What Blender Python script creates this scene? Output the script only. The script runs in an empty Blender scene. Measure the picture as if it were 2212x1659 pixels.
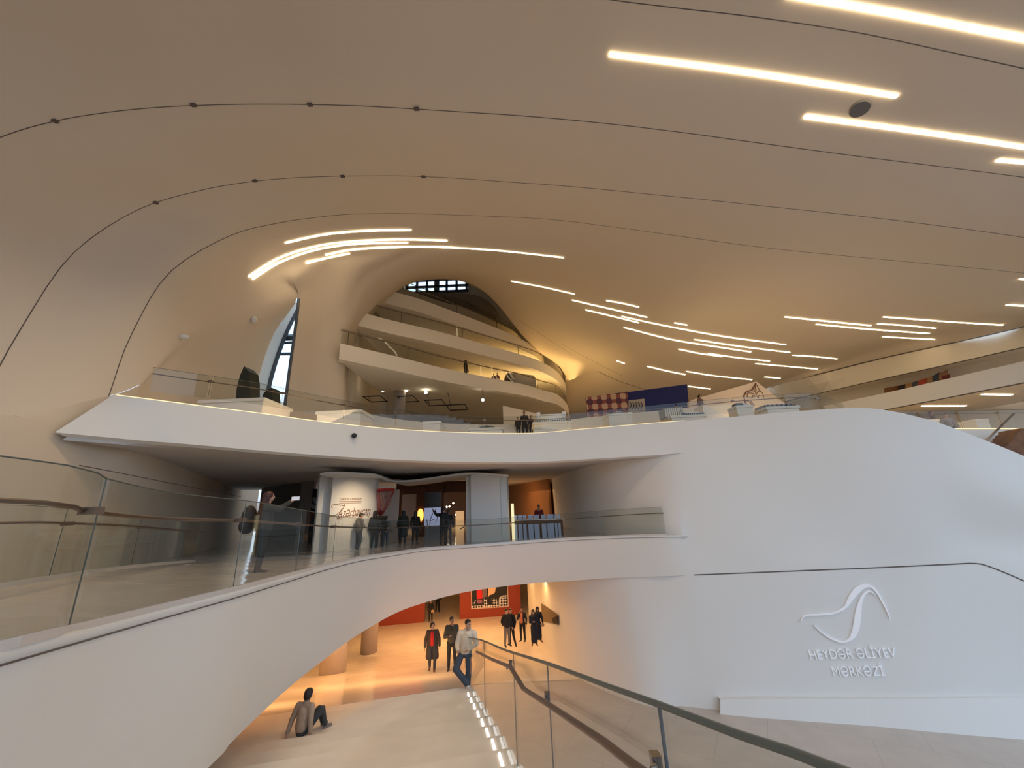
import bpy, bmesh, math, random
from mathutils import Vector, Matrix
from mathutils.bvhtree import BVHTree
random.seed(4)
S = bpy.context.scene
COL = S.collection

# ------------------------------------------------------------------ camera, world, exposure
FPX = 831.0
TH = math.atan(253 / 831)
RO = math.atan(121 / 2730)
_f = Vector((0, math.cos(TH), math.sin(TH)))
_u = Vector((0, -math.sin(TH), math.cos(TH)))
_r = Vector((1, 0, 0))
CR = _r * math.cos(RO) - _u * math.sin(RO)
CU = _r * math.sin(RO) + _u * math.cos(RO)
CF = _f
cam = bpy.data.cameras.new('camera')
cam.lens = FPX / 2212 * 36
cam.sensor_width = 36
cam.clip_start = 0.05
cam.clip_end = 400
camo = bpy.data.objects.new('camera', cam)
COL.objects.link(camo)
camo.matrix_world = Matrix(((CR.x, CU.x, -CF.x, 0), (CR.y, CU.y, -CF.y, 0), (CR.z, CU.z, -CF.z, 0), (0, 0, 0, 1)))
S.camera = camo

w = bpy.data.worlds.new('sky'); S.world = w; w.use_nodes = True
bg = w.node_tree.nodes['Background']
bg.inputs[1].default_value = 2.1
_n = w.node_tree.nodes; _l = w.node_tree.links
_tc = _n.new('ShaderNodeTexCoord'); _sx = _n.new('ShaderNodeSeparateXYZ'); _cr = _n.new('ShaderNodeValToRGB')
_l.new(_tc.outputs['Generated'], _sx.inputs[0]); _l.new(_sx.outputs['Z'], _cr.inputs['Fac']); _l.new(_cr.outputs['Color'], bg.inputs[0])
_cr.color_ramp.elements[0].position = 0.0; _cr.color_ramp.elements[0].color = (0.17, 0.145, 0.13, 1)   # ground and street outside
_cr.color_ramp.elements[1].position = 0.06; _cr.color_ramp.elements[1].color = (0.60, 0.77, 1.0, 1)    # bright hazy sky
S.view_settings.view_transform = 'Standard'
S.view_settings.look = 'None'
S.view_settings.exposure = 0.0
S.view_settings.gamma = 1
S.view_settings.use_curve_mapping = False
S.cycles.use_denoising = True
S.cycles.max_bounces = 10
S.cycles.diffuse_bounces = 5
S.cycles.transparent_max_bounces = 16
S.cycles.sample_clamp_indirect = 8
S.cycles.caustics_reflective = False
S.cycles.caustics_refractive = False


def area(loc, target, sx, sy, power, col, spread=180):
    l = bpy.data.lights.new('area_light', 'AREA')
    l.shape = 'RECTANGLE'; l.size = sx; l.size_y = sy; l.energy = power; l.color = col
    l.spread = math.radians(spread)
    o = bpy.data.objects.new('area_light', l); COL.objects.link(o)
    o.location = loc
    d = Vector(target) - Vector(loc)
    o.rotation_euler = d.to_track_quat('-Z', 'Y').to_euler()
    return o


WARM = (1.0, 0.64, 0.24)
WARM2 = (1.0, 0.72, 0.42)
ORANGE = (1.0, 0.52, 0.19)
# near ceiling: added area lamps, the first along the strip lights
area((5, 8, 10.4), (5, 8.3, 0), 7, .3, 300, WARM2, spread=140)
area((-4, 8.5, 10.0), (-4.5, 8.7, 0), 6, .3, 190, WARM2, spread=140)  # unseen lamp added to warm the left fascia and stairs
# lobby below the bridge: long slim ceiling lamps
for _x, _y, _l, _p in ((-6, 16.0, 7, 110), (-7.5, 18.6, 8, 120), (-5, 21.5, 10, 140), (-2, 25, 9, 165), (-7, 27.5, 9, 165), (-2, 29, 8, 150), (-9, 13.5, 5, 60)):
    area((_x, _y, -4.6), (_x, _y + .05, -9), _l, .25, _p, ORANGE)
# balcony levels behind the arch
area((2, 35, 9.3), (2, 35, 14), 14, 4, 300, WARM)
area((1, 39, 12.6), (1, 39, 18), 12, 4, 300, WARM)
area((4, 43, 16.0), (4, 43, 22), 12, 4, 220, WARM)
area((0, 30, 8.4), (0, 29, 2), 12, 6, 25, WARM2)
# mezzanine exhibition floor, shining onto the shells
area((-7.5, 14, 3.2), (-9.5, 15, 8), 3, 3, 25, WARM2)
area((3, 21, 3.3), (4, 20.5, 12), 16, 3, 60, WARM)
area((14, 24, 3.3), (14.2, 24, 12), 12, 5, 230, WARM2)
# upper right gallery, then the entrance gallery behind the bridge
area((24, 23, 4.7), (24.5, 23.2, 2), 8, 2, 60, WARM2)
area((20, 16.6, 5.5), (21, 19.5, .5), 8, 1, 70, WARM2)  # unseen lamp added in front to brighten the gallery slab edge
area((0, 36, 0.8), (0, 36, -2), 10, 6, 120, ORANGE)


# ------------------------------------------------------------------ pixel authoring helpers
def ray(x, y):
    return CR * ((x - 1106) / FPX) + CU * ((829.5 - y) / FPX) + CF


def P(x, y, Y):
    a = ray(x, y); return a * (Y / a.y)


def Pz(x, y, z):
    a = ray(x, y); return a * (z / a.z)


def V(*a):
    return Vector(a)


# ------------------------------------------------------------------ materials
def mat(name, col, rough=0.5, metal=0.0, spec=0.5, emit=None, es=0, noise=0, nscale=5.0):
    m = bpy.data.materials.new(name); m.use_nodes = True
    nt = m.node_tree; b = nt.nodes['Principled BSDF']
    b.inputs['Base Color'].default_value = (*col, 1)
    b.inputs['Roughness'].default_value = rough
    b.inputs['Metallic'].default_value = metal
    b.inputs['Specular IOR Level'].default_value = spec
    if emit:
        b.inputs['Emission Color'].default_value = (*emit, 1); b.inputs['Emission Strength'].default_value = es
    if noise:
        tc = nt.nodes.new('ShaderNodeTexCoord'); n = nt.nodes.new('ShaderNodeTexNoise'); r = nt.nodes.new('ShaderNodeValToRGB')
        n.inputs['Scale'].default_value = nscale; n.inputs['Detail'].default_value = 6
        nt.links.new(tc.outputs['Object'], n.inputs['Vector']); nt.links.new(n.outputs['Fac'], r.inputs['Fac'])
        r.color_ramp.elements[0].position = 0.35; r.color_ramp.elements[1].position = 0.65
        r.color_ramp.elements[0].color = (*[c * (1 - noise) for c in col], 1)
        r.color_ramp.elements[1].color = (*[min(1, c * (1 + noise)) for c in col], 1)
        nt.links.new(r.outputs['Color'], b.inputs['Base Color'])
    return m


def glassmat(name, tint=(0.86, 0.9, 0.87), refl=1.0, base=0.06):
    m = bpy.data.materials.new(name); m.use_nodes = True
    nt = m.node_tree; nt.nodes.clear()
    out = nt.nodes.new('ShaderNodeOutputMaterial'); mix = nt.nodes.new('ShaderNodeMixShader')
    tr = nt.nodes.new('ShaderNodeBsdfTransparent'); gl = nt.nodes.new('ShaderNodeBsdfGlossy')
    lw_ = nt.nodes.new('ShaderNodeLayerWeight'); lw_.inputs['Blend'].default_value = .5
    fr = nt.nodes.new('ShaderNodeMath'); fr.operation = 'POWER'; fr.inputs[1].default_value = 4.0
    nt.links.new(lw_.outputs['Facing'], fr.inputs[0])
    ad = nt.nodes.new('ShaderNodeMath'); ad.operation = 'MULTIPLY_ADD'
    ad.inputs[1].default_value = refl; ad.inputs[2].default_value = base; ad.use_clamp = True
    tr.inputs[0].default_value = (*tint, 1); gl.inputs['Roughness'].default_value = 0.01
    nt.links.new(fr.outputs[0], ad.inputs[0]); nt.links.new(ad.outputs[0], mix.inputs[0])
    nt.links.new(tr.outputs[0], mix.inputs[1]); nt.links.new(gl.outputs[0], mix.inputs[2])
    nt.links.new(mix.outputs[0], out.inputs[0])
    return m


def marble(name, col, rough, seam=0):
    m = mat(name, col, rough, noise=0.05, nscale=1.2)
    nt = m.node_tree; b = nt.nodes['Principled BSDF']
    if seam:
        tc = nt.nodes.new('ShaderNodeTexCoord'); br = nt.nodes.new('ShaderNodeTexBrick'); mp = nt.nodes.new('ShaderNodeMapping')
        mp.inputs['Rotation'].default_value = (0, 0, 0.55)
        br.inputs['Scale'].default_value = 1.0; br.inputs['Mortar Size'].default_value = 0.008
        br.inputs['Brick Width'].default_value = seam; br.inputs['Row Height'].default_value = seam * 0.6
        rampout = [l.from_socket for l in nt.links if l.to_socket == b.inputs['Base Color']][0]
        br.inputs['Mortar'].default_value = (*[c * 0.7 for c in col], 1)
        nt.links.new(tc.outputs['Object'], mp.inputs[0]); nt.links.new(mp.outputs[0], br.inputs['Vector'])
        nt.links.new(rampout, br.inputs['Color1']); nt.links.new(rampout, br.inputs['Color2'])
        nt.links.new(br.outputs['Color'], b.inputs['Base Color'])
    return m


M = {}
M['white'] = mat('white_plaster', (0.72, 0.715, 0.69), 0.75, spec=0.2)
M['shell'] = mat('warm_white_shell', (0.655, 0.565, 0.455), 0.75, spec=0.2)
M['inner'] = mat('cream_plaster', (0.80, 0.74, 0.64), 0.75, spec=0.2)
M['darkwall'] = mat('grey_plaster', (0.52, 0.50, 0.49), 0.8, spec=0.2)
M['seam'] = mat('seam_and_shadow_dark', (0.12, 0.10, 0.09), 0.9)
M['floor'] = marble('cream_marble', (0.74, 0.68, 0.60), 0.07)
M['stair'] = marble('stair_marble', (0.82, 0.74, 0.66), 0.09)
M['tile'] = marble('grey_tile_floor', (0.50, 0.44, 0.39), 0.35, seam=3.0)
M['glass'] = glassmat('balustrade_glass', (0.90, 0.91, 0.89), 0.40, 0.02)
M['winglass'] = glassmat('window_glass', (0.95, 0.99, 1.0), 0.4, 0.0)
M['metal'] = mat('brushed_metal', (0.30, 0.27, 0.25), 0.35, 1.0)
M['bronze'] = mat('bronze_handrail', (0.22, 0.16, 0.13), 0.4, 0.8)
M['edge'] = mat('glass_edge', (0.10, 0.12, 0.11), 0.4)
M['frame'] = mat('dark_frame', (0.09, 0.11, 0.14), 0.5, 0.3)
M['black'] = mat('black', (0.012, 0.012, 0.014), 0.6)
M['blackg'] = mat('black_gloss', (0.01, 0.01, 0.012), 0.2)
M['strip'] = mat('strip_light', (1, 1, 1), 0.5, emit=(1.0, 0.80, 0.52), es=9)
M['led'] = mat('step_led', (1, 1, 1), 0.5, emit=(0.95, 0.97, 1.0), es=2)
M['lamp'] = mat('spot_glow', (1, 1, 1), 0.5, emit=(1.0, 0.85, 0.6), es=25)
M['column'] = mat('grey_column', (0.36, 0.31, 0.28), 0.6)
M['red'] = mat('red_wall_paint', (0.30, 0.045, 0.018), 0.7)
M['blue'] = mat('navy_panel', (0.01, 0.015, 0.12), 0.7)
M['wood'] = mat('dark_wood', (0.14, 0.055, 0.02), 0.5, noise=0.25, nscale=3)
M['ped'] = mat('pedestal_white', (0.85, 0.82, 0.76), 0.6)
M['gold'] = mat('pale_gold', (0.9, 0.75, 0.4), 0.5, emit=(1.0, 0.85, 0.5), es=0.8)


# ------------------------------------------------------------------ object helpers
def link(name, me, m, parent=None, smooth=False):
    o = bpy.data.objects.new(name, me); COL.objects.link(o)
    if m: me.materials.append(m if not isinstance(m, str) else M[m])
    if smooth:
        for p in me.polygons: p.use_smooth = True
    if parent is not None:
        o.parent = parent
        o.matrix_parent_inverse = parent.matrix_basis.inverted()
    return o


def struct(o, name=None):
    o['kind'] = 'structure'; return o


def tag(o, label, cat, group=None):
    o['label'] = label; o['category'] = cat
    if group: o['group'] = group
    return o


def empty(name, loc, label, cat, group=None, rz=0):
    o = bpy.data.objects.new(name, None); COL.objects.link(o)
    o.location = loc; o.rotation_euler = (0, 0, rz)
    o.empty_display_size = 0.2
    return tag(o, label, cat, group)


def cr(pts, n):
    """Catmull-Rom resampling of a list of Vectors to n points, centripetal enough for our use (chord parameter)."""
    L = [0]
    for a, b in zip(pts, pts[1:]): L.append(L[-1] + max((b - a).length, 1e-6))
    out = []
    for i in range(n):
        s = L[-1] * i / (n - 1)
        k = 0
        while k < len(L) - 2 and s > L[k + 1]: k += 1
        t = (s - L[k]) / (L[k + 1] - L[k])
        out.append(crseg(pts, k, t))
    return out


def crseg(pts, k, t):
    p1, p2 = pts[k], pts[k + 1]
    p0 = pts[k - 1] if k > 0 else p1 * 2 - p2
    p3 = pts[k + 2] if k + 2 < len(pts) else p2 * 2 - p1
    return 0.5 * ((2 * p1) + (p2 - p0) * t + (2 * p0 - 5 * p1 + 4 * p2 - p3) * t * t + (3 * p1 - p0 - 3 * p2 + p3) * t ** 3)


def crper(pts, per):
    """index-parameter resampling: per samples between consecutive control points"""
    out = []
    for k in range(len(pts) - 1):
        for j in range(per): out.append(crseg(pts, k, j / per))
    out.append(pts[-1].copy())
    return out


def gridmesh(name, rows, m, skip=None, smooth=True, flip=False, parent=None):
    me = bpy.data.meshes.new(name)
    nr, nc = len(rows), len(rows[0])
    vs = [tuple(p) for r in rows for p in r]
    fs = []
    for i in range(nr - 1):
        for j in range(nc - 1):
            if skip and skip(i, j): continue
            q = (i * nc + j, i * nc + j + 1, (i + 1) * nc + j + 1, (i + 1) * nc + j)
            fs.append(q[::-1] if flip else q)
    me.from_pydata(vs, [], fs); me.update()
    bm = bmesh.new(); bm.from_mesh(me)
    bmesh.ops.remove_doubles(bm, verts=bm.verts, dist=0.0005)
    if smooth:
        for e in bm.edges:
            e.smooth = not (len(e.link_faces) == 2 and e.calc_face_angle(0) > 0.6)
    bm.to_mesh(me); bm.free()
    return link(name, me, m, parent, smooth)


def refine(rows, pr, pc):
    """rows of control points -> dense grid"""
    rr = [crper(r, pc) for r in rows]
    cols = list(zip(*rr))
    cc = [crper(list(c), pr) for c in cols]
    return [list(r) for r in zip(*cc)]


def boxmesh(bm, c, s, rz=0, R=None):
    mtx = Matrix.Translation(c) @ (R.to_4x4() if R is not None else Matrix.Rotation(rz, 4, 'Z')) @ Matrix.Diagonal((*s, 1))
    bmesh.ops.create_cube(bm, size=1, matrix=mtx)


def bmobj(name, bm, m, parent=None, smooth=False):
    me = bpy.data.meshes.new(name); bm.to_mesh(me); bm.free()
    return link(name, me, m, parent, smooth)


def box(name, c, s, m, parent=None, rz=0, bevel=0):
    bm = bmesh.new(); boxmesh(bm, c, s, rz)
    if bevel: bmesh.ops.bevel(bm, geom=bm.edges[:], offset=bevel, segments=2, affect='EDGES')
    return bmobj(name, bm, m, parent)


def tubemesh(bm, pts, r, n=8, ry=None):
    rs = r if isinstance(r, (list, tuple)) else [r] * len(pts)
    rings = []
    up = Vector((0, 0, 1))
    for i, p in enumerate(pts):
        d = (pts[min(i + 1, len(pts) - 1)] - pts[max(i - 1, 0)]).normalized()
        a = d.cross(up)
        if a.length < 1e-3: a = Vector((1, 0, 0))
        a.normalize(); b = a.cross(d).normalized()
        ring = []
        for k in range(n):
            t = 2 * math.pi * k / n
            ring.append(bm.verts.new(p + a * (rs[i] * math.cos(t)) + b * ((ry if ry else rs[i]) * math.sin(t))))
        rings.append(ring)
    for A, B in zip(rings, rings[1:]):
        for k in range(n):
            bm.faces.new((A[k], A[(k + 1) % n], B[(k + 1) % n], B[k]))
    bm.faces.new(rings[0][::-1]); bm.faces.new(rings[-1])


def tube(name, pts, r, m, parent=None, n=8, ry=None):
    bm = bmesh.new(); tubemesh(bm, pts, r, n, ry)
    return bmobj(name, bm, m, parent, True)


def prism(name, bottom, top, m, parent=None):
    """closed solid between two same-length loops"""
    bm = bmesh.new()
    a = [bm.verts.new(p) for p in bottom]; b = [bm.verts.new(p) for p in top]
    n = len(a)
    bm.faces.new(a[::-1]); bm.faces.new(b)
    for k in range(n): bm.faces.new((a[k], a[(k + 1) % n], b[(k + 1) % n], b[k]))
    bmesh.ops.recalc_face_normals(bm, faces=bm.faces)
    return bmobj(name, bm, m, parent)


def lathe(name, prof, m, parent=None, n=32, loc=(0, 0, 0)):
    bm = bmesh.new(); rings = []
    for r, z in prof:
        rings.append([bm.verts.new((loc[0] + r * math.cos(2 * math.pi * k / n), loc[1] + r * math.sin(2 * math.pi * k / n), loc[2] + z)) for k in range(n)])
    for A, B in zip(rings, rings[1:]):
        for k in range(n): bm.faces.new((A[k], A[(k + 1) % n], B[(k + 1) % n], B[k]))
    bm.faces.new(rings[0][::-1]); bm.faces.new(rings[-1])
    return bmobj(name, bm, m, parent, False)


def ribbonwall(name, pts, z_lo, z_hi, th, m, parent=None):
    """vertical strip following plan points with thickness th; z_lo/z_hi functions of index or constants"""
    bm = bmesh.new(); rings = []
    for i, p in enumerate(pts):
        d = pts[min(i + 1, len(pts) - 1)] - pts[max(i - 1, 0)]; d.z = 0; d.normalize()
        nn = Vector((-d.y, d.x, 0)) * (th / 2)
        lo = z_lo(i) if callable(z_lo) else z_lo; hi = z_hi(i) if callable(z_hi) else z_hi
        rings.append([bm.verts.new((p.x + s * nn.x, p.y + s * nn.y, z)) for s, z in ((-1, lo), (1, lo), (1, hi), (-1, hi))])
    for A, B in zip(rings, rings[1:]):
        for k in range(4): bm.faces.new((A[k], A[(k + 1) % 4], B[(k + 1) % 4], B[k]))
    bm.faces.new(rings[0][::-1]); bm.faces.new(rings[-1])
    bmesh.ops.recalc_face_normals(bm, faces=bm.faces)
    return bmobj(name, bm, m, parent)

#@@SETTING
# ------------------------------------------------------------------ the great shell (ceiling + left side + arch)
R0 = [(-1100,700),(-900,330),(-650,100),(-400,-20),(-220,-70),(-60,-95),(80,-107),(220,-112),(360,-112),(500,-108),(640,-100),(780,-88),(910,-72),(1040,-54),(1170,-30),(1310,-2),(1460,17),(1640,38),(1850,70),(2040,110),(2212,148),(2500,210)]
R1 = [(-500,800),(-350,520),(-160,375),(0,297),(117,262),(230,243),(340,232),(450,227),(560,225),(670,226),(780,229),(890,235),(1000,242),(1110,249),(1220,258),(1340,270),(1480,287),(1640,309),(1850,337),(2040,361),(2212,383),(2500,425)]
R2 = [(-60,905),(45,710),(160,545),(300,452),(430,412),(530,394),(620,385),(710,381),(790,380),(870,380),(950,383),(1030,388),(1110,394),(1200,400),(1300,409),(1400,419),(1520,431),(1660,446),(1850,466),(2040,489),(2212,513),(2500,560)]
R3 = [(235,855),(285,720),(370,585),(500,508),(600,482),(680,470),(750,463),(820,461),(880,461),(940,463),(1000,465),(1060,467),(1130,470),(1210,476),(1300,487),(1390,499),(1510,516),(1660,536),(1850,555),(2040,573),(2212,590),(2500,625)]
R4 = [(300,832),(370,750),(450,665),(560,582),(640,556),(720,541),(800,534),(850,531),(900,530),(950,531),(1000,532),(1060,536),(1120,542),(1200,553),(1290,575),(1380,597),(1500,622),(1650,645),(1850,662),(2040,668),(2212,672),(2500,640)]
RA = [(302,838),(374,770),(462,705),(600,615),(643,600),(700,575),(775,575),(815,568),(862,556),(905,556),(965,556),(1030,553),(1092,560),(1170,570),(1250,600),(1330,630),(1430,670),(1570,690),(1740,715),(1900,715),(2090,700),(2212,705)]
RB = [(304,844),(376,800),(470,745),(641,645),(646,645),(690,630),(750,625),(785,605),(830,590),(875,580),(935,572),(1003,567),(1068,573),(1140,588),(1210,620),(1280,660),(1360,705),(1480,735),(1620,770),(1760,765),(1960,735),(2050,742)]
RC = [(307,850),(379,825),(475,795),(592,720),(638,715),(685,710),(735,700),(762,665),(800,630),(845,608),(910,587),(980,580),(1045,585),(1110,603),(1170,640),(1230,685),(1290,735),(1390,775),(1480,825),(1620,815),(1830,770),(1900,775)]
RD = [(310,855),(382,850),(478,840),(560,810),(626,800),(682,800),(738,800),(750,740),(775,685),(820,640),(889,600),(960,590),(1022,595),(1080,618),(1130,658),(1175,705),(1225,752),(1300,800),(1340,870),(1530,860),(1730,805),(1780,805)]
R5 = [(313,862),(385,873),(480,885),(543,900),(612,908),(680,921),(741,931),(743,800),(757,742),(800,675),(870,614),(940,599),(1000,605),(1050,632),(1090,675),(1125,720),(1165,760),(1222,812),(1225,925),(1470,910),(1600,850),(1650,840)]
Y0 = [3.7,3.8,4.2,4.8,5.2,5.6,5.9,6.1,6.3,6.5] + [6.5]*10 + [6.6,6.8]
Y1 = [5.0,6,6.8,7.4,7.9,8.4,8.8,9.1,9.3] + [9.4]*11 + [9.5,9.6]
Y2 = [6.9,8.2,9.6,10.5,11.1,11.6,11.9,12.1] + [12.2]*12 + [12.4,12.6]
Y3 = [9.4,10.3,11.4,12.6,13.4,13.9,14.3,14.6,14.8] + [15]*8 + [15.2,15.5,16,16.5,17]
Y4 = [10.2,11.6,13.3,15.2,16.2,16.8,17.3,17.6,17.8,18,18,18.2,18.5,19,19.5,20,20.5,21,21,21,21,22]
YA = [10.4,12,13.9,16.4,16.8,17.6,18.3,18.6,18.9,19.1,19.4,19.8,20.3,21,22,23,24,25,25,25,24,24]
YB = [10.5,12.2,14.5,17.4,17.5,18.5,19.2,19.5,19.8,20.2,20.8,21.4,22.1,23.2,24.6,26,27.5,29,30,30,28,27]
YC = [10.6,12.4,14.9,17.6,17.9,19.2,20.2,20.4,20.8,21.4,22.2,23,24,25.4,27,29,31,33,36,35,32,31]
YD = [10.7,12.5,15.1,17.8,18.2,19.5,20.6,21.2,21.8,22.5,23.4,24.5,25.8,27.6,29.8,32,34.5,37,41,40,36,35]
Y5 = [10.8,12.6,15.3,18,18.4,19.7,20.8,21.8,22.5,23.4,24.6,26,27.6,29.8,32.2,34.8,37.5,41,46,45,41,40]
ctl = []
for r, y in zip((R0, R1, R2, R3, R4, RA, RB, RC, RD, R5), (Y0, Y1, Y2, Y3, Y4, YA, YB, YC, YD, Y5)):
    ctl.append([P(a, b, c) for (a, b), c in zip(r, y)])
back = [[p + V(0, -5, 0.2) for p in ctl[0]], ]
back.insert(0, [p + V(0, -16, -0.4) for p in ctl[0]])
rows = back + ctl
# wall feet: the left side and the pylon run down to the exhibition floor
foot = []
for j, p in enumerate(ctl[-1]):
    if j <= 6: foot.append(V(p.x, p.y, 2.3))
    elif j >= 18: foot.append(V(p.x, p.y, 2.3))
    else: foot.append(p + V(0, 0.001, 0))
PR, PC = 4, 4
dense = refine(rows, PR, PC)
FR = [[a.lerp(b, t / 2) for a, b in zip(dense[-1], crper(foot, PC))] for t in (1, 2)]
for row in FR:
    for j in range(len(row)):
        if 6 * PC < j < 18 * PC: row[j] = dense[-1][j].copy()
dense += FR
rowB = (len(back) + 6) * PR
shell = gridmesh('ceiling', dense, 'shell', skip=lambda i, j: 3 * PC <= j < 4 * PC and i >= rowB)
struct(shell)
bm = bmesh.new(); bm.from_mesh(shell.data); SHELL = BVHTree.FromBMesh(bm); bm.free()


def onshell(x, y, off=0.02, fallback=20):
    d = ray(x, y).normalized()
    h, n, i, k = SHELL.ray_cast(V(0, 0, 0), d)
    if h is None: return P(x, y, fallback), -d
    if n.dot(d) > 0: n = -n
    return h + n * off, n


cl = [r[0] for r in dense[(len(back) + 3) * PR:-2]]
struct(gridmesh('wall_corner', [[p + V(.02, 0, 0) for p in cl], [V(p.x + .02, p.y, 2.2) for p in cl]], 'shell', smooth=False))
# reveal thickness of the arch edge
edge = [r[6 * PC:18 * PC + 1] for r in (dense[-3],)][0]
_c = V(0, 28, 10)
th = [edge, [p * ((p.y + 1.4) / p.y) + (_c - p).normalized() * .22 for p in edge], [p * ((p.y + 3) / p.y) + (_c - p).normalized() * .18 for p in edge]]
def far_ring(p, t):
    y = p.y + 3 + (54.5 - p.y - 3) * t
    q = p * ((p.y + 3) / p.y) + (_c - p).normalized() * .18; r = y / q.y
    o_ = V(q.x - 0, 0, q.z - 10).normalized() * (1.5 * t)
    return V(q.x * r + o_.x, y, q.z * r + abs(o_.z) * 1.5)
th += [[far_ring(p, t) for p in edge] for t in (.33, .66, 1)]
struct(gridmesh('trim_1', th, 'shell'))

# side windows: reveal + frame + pane
ri = len(back) + 6
c3 = [r[3 * PC] for r in dense[rowB:]]
c4 = [r[4 * PC] for r in dense[rowB:]]
wl = cr([P(645, 658, 19.4), P(615, 722, 19.5), P(588, 800, 19.6), P(568, 890, 19.7), P(560, 960, 19.7)], 20)
c3r = cr(c3[:-1] + [c3[-1]], 20)
struct(gridmesh('trim_2', [c3r, [a.lerp(b, .5) + V(-.12, 0, 0) for a, b in zip(c3r, wl)], wl], mat('reveal_white', (0.85, 0.86, 0.88), 0.6)))
win = bpy.data.objects.new('window_1', None); COL.objects.link(win); win.location = P(600, 900, 19.7); struct(win)
bm = bmesh.new()
tubemesh(bm, wl, 0.16, 6)
for (xa, ya, xb, yb, rr) in ((588, 730, 660, 728, 0.20), (590, 742, 660, 738, 0.08), (580, 765, 660, 764, 0.09), (565, 893, 660, 893, 0.07)):
    tubemesh(bm, [P(xa, ya, 19.75), P(xb, yb, 19.75)], rr, 4)
bmobj('window_frame', bm, 'frame', win)
pl = [P(650, 640, 19.95), P(700, 640, 19.95), P(700, 990, 19.95), P(540, 990, 19.95), P(560, 890, 19.95), P(585, 800, 19.95), P(612, 722, 19.95)]
prism('window_pane', pl, [p + V(0, 0.04, 0) for p in pl], 'winglass', win)
c4l = [p + V(-0.02, 0, 0) for p in c4]
struct(tube('trim_3', cr(c4l, 12), 0.07, 'frame'))

# panel seams along the shell
def seam(name, px, r=0.014, m='seam', off=0.0):
    pts = []
    for k in range(len(px) - 1):
        for t in range(6):
            a, b = px[k], px[k + 1]
            x = a[0] + (b[0] - a[0]) * t / 6; y = a[1] + (b[1] - a[1]) * t / 6
            pts.append((x, y))
    v = [Vector((x, y, 0)) for x, y in px]
    v = crper(v, 6)
    pts = [onshell(p.x, p.y, off)[0] for p in v]
    return struct(tube(name, pts, r, m, n=5))


def rowpts(row, a, b, off=0.0):
    return [p for p in dense[(len(back) + row) * PR][a * PC:b * PC + 1]]


struct(tube('trim_4', rowpts(0, 8, 21), 0.011, 'seam', n=5))
struct(tube('trim_5', rowpts(1, 1, 21), 0.011, 'seam', n=5))
struct(tube('trim_6', rowpts(2, 0, 21), 0.011, 'seam', n=5))
struct(tube('trim_7', rowpts(3, 0, 4), 0.011, 'seam', n=5))
struct(tube('trim_8', rowpts(3, 4, 21), 0.011, 'seam', n=5))
seam('trim_9', [(1290, 802), (1340, 824), (1400, 843), (1470, 857)], 0.03)
seam('trim_10', [(1210, 742), (1300, 790), (1345, 812)], 0.012)
seam('trim_11', [(1120, 690), (1180, 730), (1235, 765)], 0.010)
for k, (x, y) in enumerate(((117, 262), (418, 227), (670, 226), (900, 235), (335, 438), (550, 390), (740, 380), (915, 381))):
    p, n = onshell(x, y, 0.02)
    o = box('seam_clip', p, (0.16, 0.10, 0.05), 'seam')
    tag(o, 'small dark clip on the curved ceiling joint, %s' % ['leftmost on the upper joint', 'second along the upper joint', 'third along the upper joint', 'last along the upper joint', 'leftmost on the lower joint', 'second along the lower joint', 'third along the lower joint', 'last along the lower joint'][k], 'ceiling clip', 'clips on the ceiling joints')

# ------------------------------------------------------------------ wall plans
low = [r[0] for r in dense[:(len(back) + 3) * PR + 1]]
far = cr([V(-10.1, 9.9, 2.3), V(-11.0, 12, 2.3), V(-12.4, 14.5, 2.3), V(-15.5, 20, 2.3), V(-20.9, 30, 2.3), V(-26, 40, 2.3)], 24)
topl = low + far
def lx(p):
    if p.y < 7: return -9.75
    if p.y < 10: return -9.75 - .45 * ((p.y - 7) / 3) ** 1.5
    return p.x
lmid = [V((p.x + lx(p)) / 2, p.y, min(p.z, 1.9) if p.y < 9.6 else 1.9) for p in topl]
lbot = [V(lx(p), p.y, 0.4) for p in topl]
lp = [V(lx(p), p.y, 0) for p in topl]
struct(gridmesh('wall_left', refine([topl, lmid, lbot, [V(p.x, p.y, -2) for p in lbot], [V(p.x, p.y, -9) for p in lbot]], 3, 1), 'shell'))
struct(tube('trim_12', [P(x, y, Y) for x, y, Y in ((-60, 960, 7.2), (0, 971, 7.6), (130, 997, 8.6), (260, 1022, 9.6), (400, 1050, 12), (520, 1073, 18))], 0.01, 'seam', n=5))

# ------------------------------------------------------------------ mezzanine
MX = [235, 300, 400, 480, 560, 700, 850, 1000, 1150, 1250, 1400, 1480]
MTOP = [853, 860, 873, 883, 893, 912, 927, 935, 936, 928, 915, 909]
MBOT = [945, 951, 959, 966, 973, 984, 993, 998, 998, 993, 984, 978]
MY = [9.0, 9.3, 9.9, 10.5, 11.2, 12.7, 14.6, 16.4, 17.5, 17.6, 17.3, 17.0]
mt = [P(x, y, Y) for x, y, Y in zip(MX, MTOP, MY)]
mb = [P(x, y, Y) for x, y, Y in zip(MX, MBOT, MY)]
mb[0] = P(118, 934, 8.1); mt[0] = P(245, 853, 9.3)
mtd, mbd = crper(mt, 6), crper(mb, 6)
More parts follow.
